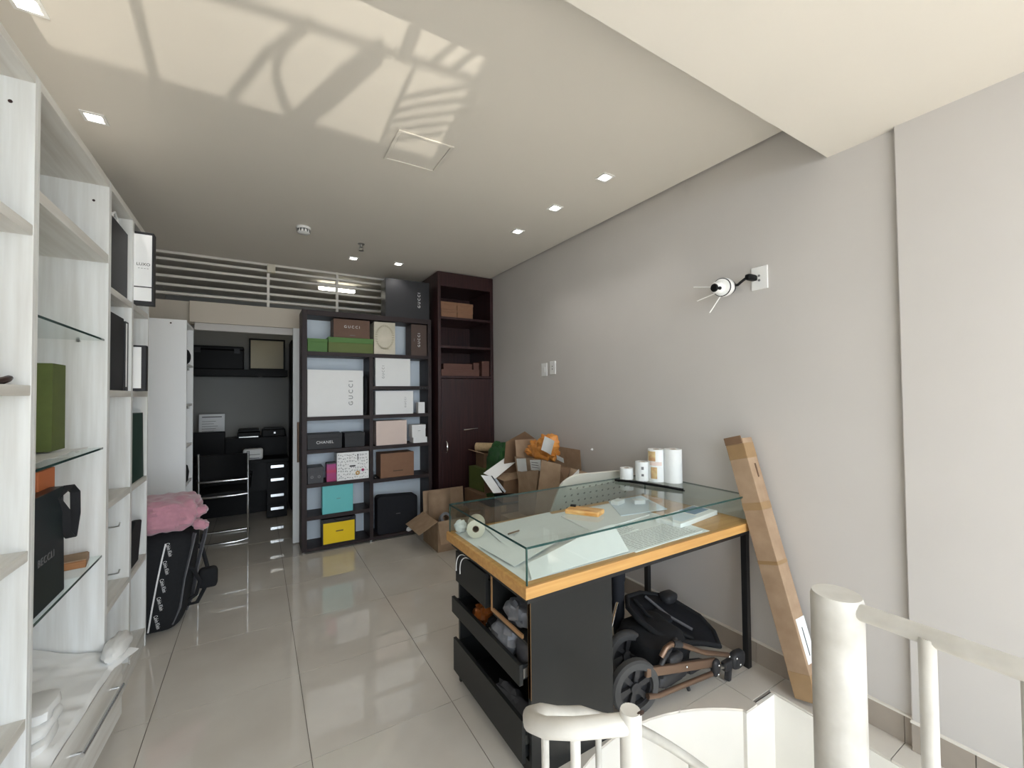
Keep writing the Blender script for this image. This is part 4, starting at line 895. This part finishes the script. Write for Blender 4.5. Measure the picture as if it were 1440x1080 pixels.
# stack against the tall cabinet
def closed_box(name, label, w, d, h, loc, rz=0, material='cardboard', rx=0, ry=0, group='cartons heaped by the right wall'):
    t = thing(name, label, 'carton', loc, rz, group, rx, ry)
    B(-w/2, w/2, -d/2, d/2, 0, h).build('box_body', material, t, bevel=.003); B(-.025, .025, -d/2-.0006, d/2+.0006, h-.06, h+.0006).build('tape', 'kraft_tape', t)
    return t
closed_box('carton', 'closed cardboard carton on the floor at the foot of the cabinet-side stack', .40, .42, .45, (2.085, 3.92, 0), material='cardboard_dark')
closed_box('carton', 'olive brown box in the stack against the tall cabinet', .30, .30, .23, (2.095, 3.98, .451), R(4), 'olive_bag')
c = carton('small_carton', 'small dark open box on top of the olive brown box', .24, .22, .15, (2.12, 3.98, .682), R(-4), flaps=(75, None, None, None), fl=.09, material='cardboard_dark', inner='cardboard')
t = thing('paper_roll', 'kraft paper roll lying on top of the stack by the cabinet', 'paper roll', (2.09, 3.98, .881), R(-50)); MB().lathe([(.014, -.13), (.045, -.13), (.047, 0), (.045, .13), (.014, .13)], 20, rot(0, R(90)), True).build('paper', 'straw', t, smooth=True); MB().lathe([(.011, -.131), (.014, -.131), (.014, .131), (.011, .131)], 16, rot(0, R(90)), True).build('core', 'cardboard_dark', t)
closed_box('carton', 'floor carton under the green plastic bag', .28, .34, .40, (2.13, 3.53, 0), material='cardboard_dark')
g = MB().blob((0, 0, .27), (.11, .20, .30), 30, 22, .18, 3.0, 4, .6)
g.v = [(x, y-.28*(z-.1)*.35, z) for x, y, z in g.v]
o = g.build('plastic_bag', 'green_plastic', None, smooth=True); o.location = (2.03, 3.58, .40); tag(o, 'green plastic bag wedged between the heaped cartons', 'bag', 'cartons heaped by the right wall')
closed_box('carton', 'floor carton supporting the labelled open carton', .50, .66, .42, (2.02, 2.88, 0), material='cardboard')
closed_box('carton', 'floor carton below the white-lined mailer box', .36, .30, .50, (1.80, 3.29, 0), material='cardboard_dark')
def quad(t, name, pts, material, th=.004):
    o = t.location; v = [Vector(p)-o for p in pts]; c = (v[1]-v[0]).cross(v[-1]-v[0]).normalized()*th/2; n = len(v)
    MB().add([p-c for p in v]+[p+c for p in v], [tuple(range(n-1, -1, -1)), tuple(range(n, 2*n))]+[(i, (i+1) % n, n+(i+1) % n, n+i) for i in range(n)]).build(name, material, t)
c = thing('mailer_box', 'tipped open mailer box with white flap and black edges on the heap', 'carton', (1.80, 3.22, .501), 0, 'cartons heaped by the right wall')
quad(c, 'flap', [(1.665, 3.25, .765), (2.005, 3.36, .889), (2.055, 3.30, .842), (1.735, 3.17, .722)], 'white_box')
quad(c, 'black_edge', [(2.005, 3.36, .891), (2.075, 3.38, .909), (2.105, 3.32, .868), (2.055, 3.30, .845)], 'leather_black', .006)
quad(c, 'side_panel', [(1.613, 3.20, .762), (1.694, 3.17, .750), (1.778, 3.12, .610), (1.70, 3.14, .61)], 'white_box')
quad(c, 'black_edge', [(1.694, 3.168, .752), (1.703, 3.166, .752), (1.788, 3.118, .606), (1.777, 3.118, .606)], 'leather_black', .006)
quad(c, 'inner_panel', [(1.70, 3.17, .735), (1.79, 3.10, .61), (1.82, 3.14, .612), (1.75, 3.22, .74)], 'case_back')
quad(c, 'back_panel', [(1.73, 3.36, .56), (2.04, 3.38, .56), (2.02, 3.37, .83), (1.70, 3.30, .75)], 'cardboard_dark')
quad(c, 'bottom_panel', [(1.66, 3.11, .505), (1.96, 3.11, .505), (2.0, 3.38, .505), (1.66, 3.38, .505)], 'leather_black')
quad(c, 'front_edge', [(1.70, 3.12, .61), (1.98, 3.12, .575), (1.98, 3.12, .545), (1.70, 3.12, .58)], 'leather_black', .006)
c = thing('carton', 'small brown carton lying inside the white-lined mailer box', 'carton', (1.89, 3.23, .508), 0, 'cartons heaped by the right wall')
MB().add([(x-1.89, y-3.23, z-.508) for x, y, z in [(1.80, 3.16, .508), (1.965, 3.16, .508), (2.01, 3.34, .508), (1.83, 3.34, .508), (1.815, 3.16, .69), (1.975, 3.16, .70), (2.02, 3.33, .735), (1.84, 3.34, .735)]],
    [(3, 2, 1, 0), (4, 5, 6, 7), (0, 1, 5, 4), (1, 2, 6, 5), (2, 3, 7, 6), (3, 0, 4, 7)]).build('box_body', 'cardboard_dark', c)
quad(c, 'lid_flap', [(1.74, 3.22, .735), (1.815, 3.155, .695), (1.975, 3.155, .705), (2.03, 3.30, .745), (1.94, 3.36, .755)], 'cardboard')
c = carton('labelled_carton', 'open brown carton with two white labels on top of the heap', .32, .48, .30, (2.09, 2.87, .421), 0, flaps=(None, None, None, None))
quad(c, 'flap', [(1.93, 3.11, .70), (1.93, 2.64, .70), (1.895, 2.64, .935), (1.895, 3.11, .905)], 'cardboard')
quad(c, 'shipping_label', [(1.906, 3.075, .785), (1.906, 2.93, .795), (1.8925, 2.93, .912), (1.8925, 3.075, .892)], 'white_paper', .002)
quad(c, 'shipping_label', [(1.902, 2.865, .825), (1.902, 2.725, .84), (1.8915, 2.715, .928), (1.8915, 2.865, .908)], 'white_paper', .002)
for k in range(3): quad(c, 'label_print', [(1.8975-.003*k, 2.845, .850+.02*k), (1.8975-.003*k, 2.75, .857+.02*k), (1.8970-.003*k, 2.75, .861+.02*k), (1.8970-.003*k, 2.845, .854+.02*k)], 'letter_grey', .002)
quad(c, 'flap', [(1.935, 3.12, .70), (2.25, 3.12, .70), (2.16, 3.18, 1.035), (1.945, 3.18, 1.038)], 'cardboard')
quad(c, 'flap', [(2.248, 3.10, .72), (2.248, 2.64, .72), (2.262, 2.68, .98), (2.262, 3.08, .98)], 'cardboard')
quad(c, 'flap', [(1.84, 2.984, .796), (1.84, 2.672, .86), (1.885, 2.78, .60), (1.885, 2.985, .58)], 'cardboard')
quad(c, 'barcode_label', [(2.0, 2.645, .93), (2.0, 2.56, .915), (1.995, 2.56, .95), (1.995, 2.645, .965)], 'white_paper', .002)
c3 = thing('folded_carton', 'dark brown flap panel standing behind the orange mailer', 'carton', (2.12, 3.26, .80), 0, 'cartons heaped by the right wall')
quad(c3, 'panel', [(1.87, 3.27, .72), (2.25, 3.27, .72), (2.24, 3.30, 1.02), (2.125, 3.30, 1.095), (1.92, 3.30, 1.01)], 'cardboard_dark')
c = carton('half_open_carton', 'brown carton at the near end of the heap with its flaps raised', .34, .30, .44, (2.06, 2.40, .0), R(-4), flaps=(None, None, None, None), material='cardboard')
quad(c, 'front_panel', [(1.86, 2.652, .937), (1.935, 2.515, .916), (1.90, 2.58, .60), (1.83, 2.72, .60)], 'cardboard')
c['label'] = 'brown carton at the near end of the heap'
for o_ in [x for x in c.children if x.name.startswith('front_panel')]: bpy.data.objects.remove(o_)
c2 = thing('folded_carton', 'flat tan carton panel leaning over the near end of the heap', 'carton', (1.88, 2.60, .45), 0, 'cartons heaped by the right wall')
quad(c2, 'panel', [(1.86, 2.652, .937), (1.935, 2.515, .916), (1.90, 2.52, .46), (1.81, 2.70, .46)], 'cardboard')
quad(c2, 'flap', [(1.935, 2.545, .905), (2.02, 2.499, .884), (1.97, 2.500, .779), (1.88, 2.605, .796)], 'cardboard_dark')
quad(c2, 'flap', [(2.02, 2.51, .884), (2.12, 2.43, .85), (2.06, 2.47, .60), (1.98, 2.51, .60)], 'cardboard')
o = MB().blob((0, 0, .0), (.075, .17, .085), 40, 26, .32, 2.6, 8, .7).blob((-.02, -.10, .05), (.06, .09, .085), 30, 20, .35, 2.6, 3, .6).blob((-.03, .13, -.02), (.05, .07, .035), 24, 16, .3, 3, 6).build('orange_mailer', 'orange_plastic', None, smooth=True); o.location = (2.07, 2.93, .965); tag(o, 'crumpled orange plastic mailer on the labelled carton', 'mailer')
o = MB().sheet(lambda u, v: (.008*math.sin(u*3), -.06+.12*u, .115*v), 6, 6, .0012, (1, 0, 0)).build('address_label', 'white_paper', None, smooth=True); o.location = (1.975, 2.76, .975); o.rotation_euler = (R(14), R(8), R(8)); tag(o, 'white address slip stuck to the orange mailer', 'label')
o = MB().sheet(lambda u, v: (2.0-.06*u, 2.385+.09*u, .865-.095*u+.03*v*(1-u*.5)), 8, 5, .0015, (1, 0, 0)).build('paper_scrap', 'white_paper', None, smooth=True); tag(o, 'torn white paper scrap at the near end of the heap', 'paper')
# perforated panel leaning behind the table
t = thing('perforated_panel', 'pale perforated panel with rounded top standing behind the glass case', 'panel', (1.90, 2.285, .442), 0, None, R(28))
pr_ = [(-.33, 0), (.31, 0), (.31, .46)]+[(.21+.10*math.cos(R(a)), .46+.09*math.sin(R(a))) for a in range(0, 91, 15)]+[(-.20+.13*math.cos(R(a)), .48+.09*math.sin(R(a))) for a in range(90, 181, 15)]
MB().prism(pr_, -.012, 0, rot(R(90))).build('panel', 'perforated', t, bevel=.002)
hl = MB()
for i in range(11):
    for j in range(8):
        hl.lathe([(.001, 0), (.0075, 0), (.0075, .0016), (.001, .0016)], 8, Matrix.Translation((-.26+.052*i+.026*(j % 2), 0, .10+.052*j)) @ rot(R(90)))
hl.build('perforations', 'hole_dark', t)['kind'] = 'stuff'
# ================================================================== FOLDED STROLLER
st = thing('stroller', 'folded black baby stroller with bronze frame under the table', 'stroller', (1.457, 1.365, 0))
O = Vector((1.457, 1.365, 0))
def L(x, y, z): return Vector((x, y, z))-O
def wheel(x, y, z, r, wd, rz=0, tilt=0):
    m = Matrix.Translation(L(x, y, z)) @ rot(0, 0, R(rz)) @ rot(R(90+tilt), 0, 0)
    N = 32; ri = r*.70
    ty = MB().lathe([(ri, -wd/2), (r*.93, -wd/2), (r, -wd*.28), (r, wd*.28), (r*.93, wd/2), (ri, wd/2)], N, m, True).build('wheel', 'rubber', st, smooth=True)
    sp = MB(); sp.lathe([(.001, -.012), (r*.2, -.012), (r*.2, .016), (.001, .018)], 18, m)
    sp.lathe([(ri-.008, -.010), (ri+.002, -.010), (ri+.002, .010), (ri-.008, .010)], N, m, True)
    for k in range(6):
        sp.add([(r*.12, -r*.075, -.006), (ri, -r*.12, -.006), (ri, r*.12, -.006), (r*.12, r*.075, -.006), (r*.12, -r*.075, .006), (ri, -r*.12, .006), (ri, r*.12, .006), (r*.12, r*.075, .006)],
               [(3, 2, 1, 0), (4, 5, 6, 7), (0, 1, 5, 4), (1, 2, 6, 5), (2, 3, 7, 6), (3, 0, 4, 7)], m @ rot(0, 0, 2*math.pi*k/6+.3))
    sp.lathe([(r*.1, .004), (ri*.98, .004), (ri*.98, .007), (r*.1, .007)], N, m @ Matrix.Translation((0, 0, -.020)), True)
    sp.build('spokes', 'dark_plastic', ty)
    return ty
wheel(1.457, 1.372, .122, .122, .045, -13)
wheel(1.60, 1.56, .122, .118, .045, -13)
wheel(1.55, 1.80, .17, .115, .04, -20, 8)
def bar(pts, r, name='frame_tube', m_='bronze', seg=10): MB().tube([L(*p) for p in pts], r, seg).build(name, m_, st, smooth=True)
bar([(1.50, 1.335, .085), (1.566, 1.33, .068), (1.70, 1.318, .066), (1.907, 1.295, .066)], .0125)
def flatbar(p, q, h, wdt): 
    p, q = L(*p), L(*q); dv = (q-p); ln = dv.length; x = dv.normalized(); y = Vector((0, 0, 1)).cross(x).normalized(); zz = x.cross(y)
    m = Matrix(((x.x, y.x, zz.x, p.x), (x.y, y.y, zz.y, p.y), (x.z, y.z, zz.z, p.z), (0, 0, 0, 1)))
    return MB().box(0, ln, -wdt/2, wdt/2, -h/2, h/2, m)
flatbar((1.50, 1.345, .185), (1.945, 1.300, .108), .042, .018).build('frame_bar', 'bronze', st, bevel=.005)
bar([(1.60, 1.34, .225), (1.625, 1.335, .258), (1.66, 1.333, .266), (1.70, 1.33, .26), (1.86, 1.305, .18), (2.03, 1.285, .122)], .0125)
bar([(1.672, 1.332, .266), (1.72, 1.325, .252)], .0165, 'clamp', 'dark_plastic')
MB().blob(L(1.936, 1.292, .088), (.026, .018, .042), 16, 10, 0, 1, 0, .7).build('hinge', 'dark_plastic', st, smooth=True)
MB().blob(L(2.085, 1.272, .092), (.052, .022, .042), 18, 12, .05, 2, 0, .6).build('hinge', 'dark_plastic', st, smooth=True)
bar([(1.95, 1.29, .085), (2.0, 1.285, .075)], .011, 'strut', 'steel')
flatbar((1.985, 1.283, .078), (2.06, 1.278, .085), .045, .03).build('lock_block', 'dark_plastic', st, bevel=.006)
flatbar((2.03, 1.283, .07), (2.015, 1.28, .005), .03, .026).build('stop_foot', 'dark_plastic', st, bevel=.004)
for p in ((1.936, 1.272, .108), (1.93, 1.272, .066), (2.02, 1.27, .124), (2.05, 1.25, .115), (2.08, 1.25, .075), (1.74, 1.308, .148)):
    MB().blob(L(*p), (.006, .004, .006), 8, 6).build('rivet', 'chrome', st, smooth=True)
bar([(1.55, 1.35, .13), (1.62, 1.34, .21), (1.70, 1.36, .235), (1.78, 1.40, .22)], .011, 'linkage', 'dark_plastic')
bar([(1.60, 1.36, .10), (1.72, 1.36, .14), (1.86, 1.33, .12), (1.92, 1.31, .1)], .018, 'linkage', 'dark_plastic')
bar([(1.62, 1.42, .12), (1.62, 1.9, .14)], .012, 'axle', 'dark_plastic')
bar([(1.75, 1.32, .06), (1.76, 1.315, .03)], .009, 'foot_peg', 'dark_plastic')
MB().blob(L(1.68, 1.35, .105), (.10, .022, .030), 18, 12, .25, 4, 3, .6).build('axle_housing', 'dark_plastic', st, smooth=True)
MB().blob(L(1.83, 1.34, .105), (.06, .022, .022), 16, 10, .25, 4, 5, .6).build('fold_lock', 'dark_plastic', st, smooth=True)
MB().blob(L(1.70, 1.345, .185), (.05, .02, .025), 14, 10, .1, 2, 0, .6).build('brake_block', 'dark_plastic', st, smooth=True)
# seat shell and fabric
edge = [(1.80, 1.74, .285), (1.95, 1.78, .255), (2.09, 1.74, .22), (2.13, 1.66, .20), (2.165, 1.54, .165), (2.13, 1.43, .14), (2.05, 1.345, .13), (1.96, 1.37, .16), (1.80, 1.41, .195), (1.72, 1.47, .235), (1.69, 1.55, .27), (1.71, 1.65, .29)]
MB().tube([L(*p) for p in edge], .014, 10, closed=True).build('seat_rim', 'black_cloth', st, smooth=True)
cen = Vector((0, 0, 0)); 
for p in edge: cen += L(*p)/len(edge)
m = MB(); n = len(edge); vs = [L(*p) for p in edge]; vs2 = [v*.55+cen*.45+Vector((0, 0, -.05)) for v in vs]; cb_ = cen+Vector((0, 0, -.075))
m.add(vs+vs2+[cb_], [(i, (i+1) % n, n+(i+1) % n, n+i) for i in range(n)]+[(n+i, n+(i+1) % n, 2*n) for i in range(n)])
o = m.build('seat_fabric', 'navy_cloth', st, smooth=True); sm = o.modifiers.new('s', 'SOLIDIFY'); sm.thickness = .008
bar([(1.82, 1.70, .28), (1.80, 1.60, .25), (1.84, 1.50, .21), (1.94, 1.42, .165)], .010, 'harness_strap', 'black_cloth')
bar([(1.95, 1.74, .25), (1.98, 1.60, .19), (2.02, 1.48, .16)], .008, 'harness_strap', 'grey_webbing')
MB().blob(L(1.90, 1.60, .21), (.05, .07, .012), 16, 10, .2, 2, 4, .6).build('label_patch', 'navy_cloth', st, smooth=True)
MB().blob(L(2.10, 1.70, .225), (.055, .04, .03), 16, 10, .1, 2, 0, .6).build('hinge', 'dark_plastic', st, smooth=True)
bar([(1.62, 1.68, .20), (1.70, 1.72, .28), (1.76, 1.74, .31)], .01, 'linkage', 'chrome')
bar([(1.50, 1.76, .15), (1.58, 1.74, .24), (1.66, 1.76, .30), (1.78, 1.78, .29)], .013, 'linkage', 'dark_plastic')
MB().blob(L(1.78, 1.55, .14), (.16, .17, .10), 22, 14, .15, 2, 5, .7).build('basket', 'black_cloth', st, smooth=True)
t = thing('navy_tube', 'thick dark navy tube standing upright behind the stroller wheels', 'tube', (1.73, 1.74, 0)); MB().tube([(0, 0, .0), (0, 0, .22), (0, 0, .40)], [.02, .034, .036], 16).build('lower_tube', 'navy_cloth', t, smooth=True); MB().tube([(0, 0, .40), (0, 0, .56)], .041, 16).build('upper_tube', 'navy_cloth', t, smooth=True)  # plain upright tube, not identified further
# ================================================================== SPIRAL STAIR
PX, PY = 1.362, .543
ss = thing('spiral_staircase', 'off-white painted steel spiral staircase rail with thick centre post', 'staircase', (PX, PY, -2.7)); ZO = 2.7
def S(x, y, z): return (x-PX, y-PY, z+ZO)
MB().tube([S(PX, PY, -2.7), S(PX, PY, .880), S(PX, PY, .893)], [.060, .060, .056], 36).build('centre_post', 'offwhite_metal', ss, smooth=True)
lrx = lambda y: PX-.02-.05*(PY-y)/.35*.5
lr = MB().tube([S(PX, PY, .862), S(PX-.012, PY-.10, .870), S(lrx(.2), .2, .884), S(lrx(-.3), -.3, .884), S(lrx(-1.2), -1.2, .884)], .0215, 16)
lr.build('landing_rail', 'offwhite_metal', ss, smooth=True)
for y in (.352, .195, .04, -.11, -.26, -.41, -.56, -.71): MB().tube([S(lrx(y), y, -.3), S(lrx(y), y, .875)], .0165, 14).build('baluster', 'offwhite_metal', ss, smooth=True)
MB().tube([S(.602, .578, -1.2), S(.602, .578, .846), S(.602, .578, .852)], [.0205, .0205, .0185], 20).build('newel_post', 'offwhite_metal', ss, smooth=True)
MB().blob(S(.612, .564, .8505), (.012, .005, .002), 12, 8, .3, 4, 2).build('rust_patch', 'rust', ss)
hr = [(.602, .578, .826), (.56, .60, .825), (.515, .635, .815), (.482, .685, .797), (.483, .735, .775), (.52, .795, .735), (.58, .84, .69), (.66, .885, .625), (.79, .95, .535), (.92, 1.005, .43), (1.06, 1.08, .32), (1.20, 1.14, .205), (1.34, 1.165, .09)]
rr = .655
for k in range(1, 26):
    a = R(92-9*k); hr.append((PX+rr*math.cos(a), .52+rr*math.sin(a), .09-.085*k))
MB().tube([S(*p) for p in hr], .0185, 14).build('handrail', 'offwhite_metal', ss, smooth=True)
for p in ((.515, .635, .815), (.60, .855, .67), (.90, .998, .45), (1.24, 1.15, .17)): MB().tube([S(p[0], p[1], p[2]-1.2), S(*p)], .010, 10).build('baluster', 'offwhite_metal', ss, smooth=True)
for k in range(2, 26, 2):
    p = hr[12+k]; MB().tube([S(p[0], p[1], max(p[2]-.9, -2.69)), S(*p)], .010, 10).build('baluster', 'offwhite_metal', ss, smooth=True)
for k in range(13):
    a0 = R(176-25*k); a1 = a0+R(27); zt = -.22-.19*k
    if zt < -2.6: break
    pts = [(.05*math.cos(a0), .05*math.sin(a0))]+[(.72*math.cos(a0+(a1-a0)*i/5), .72*math.sin(a0+(a1-a0)*i/5)) for i in range(6)]+[(.05*math.cos(a1), .05*math.sin(a1))]
    MB().prism(pts, zt+ZO-.03, zt+ZO).build('tread', 'offwhite_metal', ss)
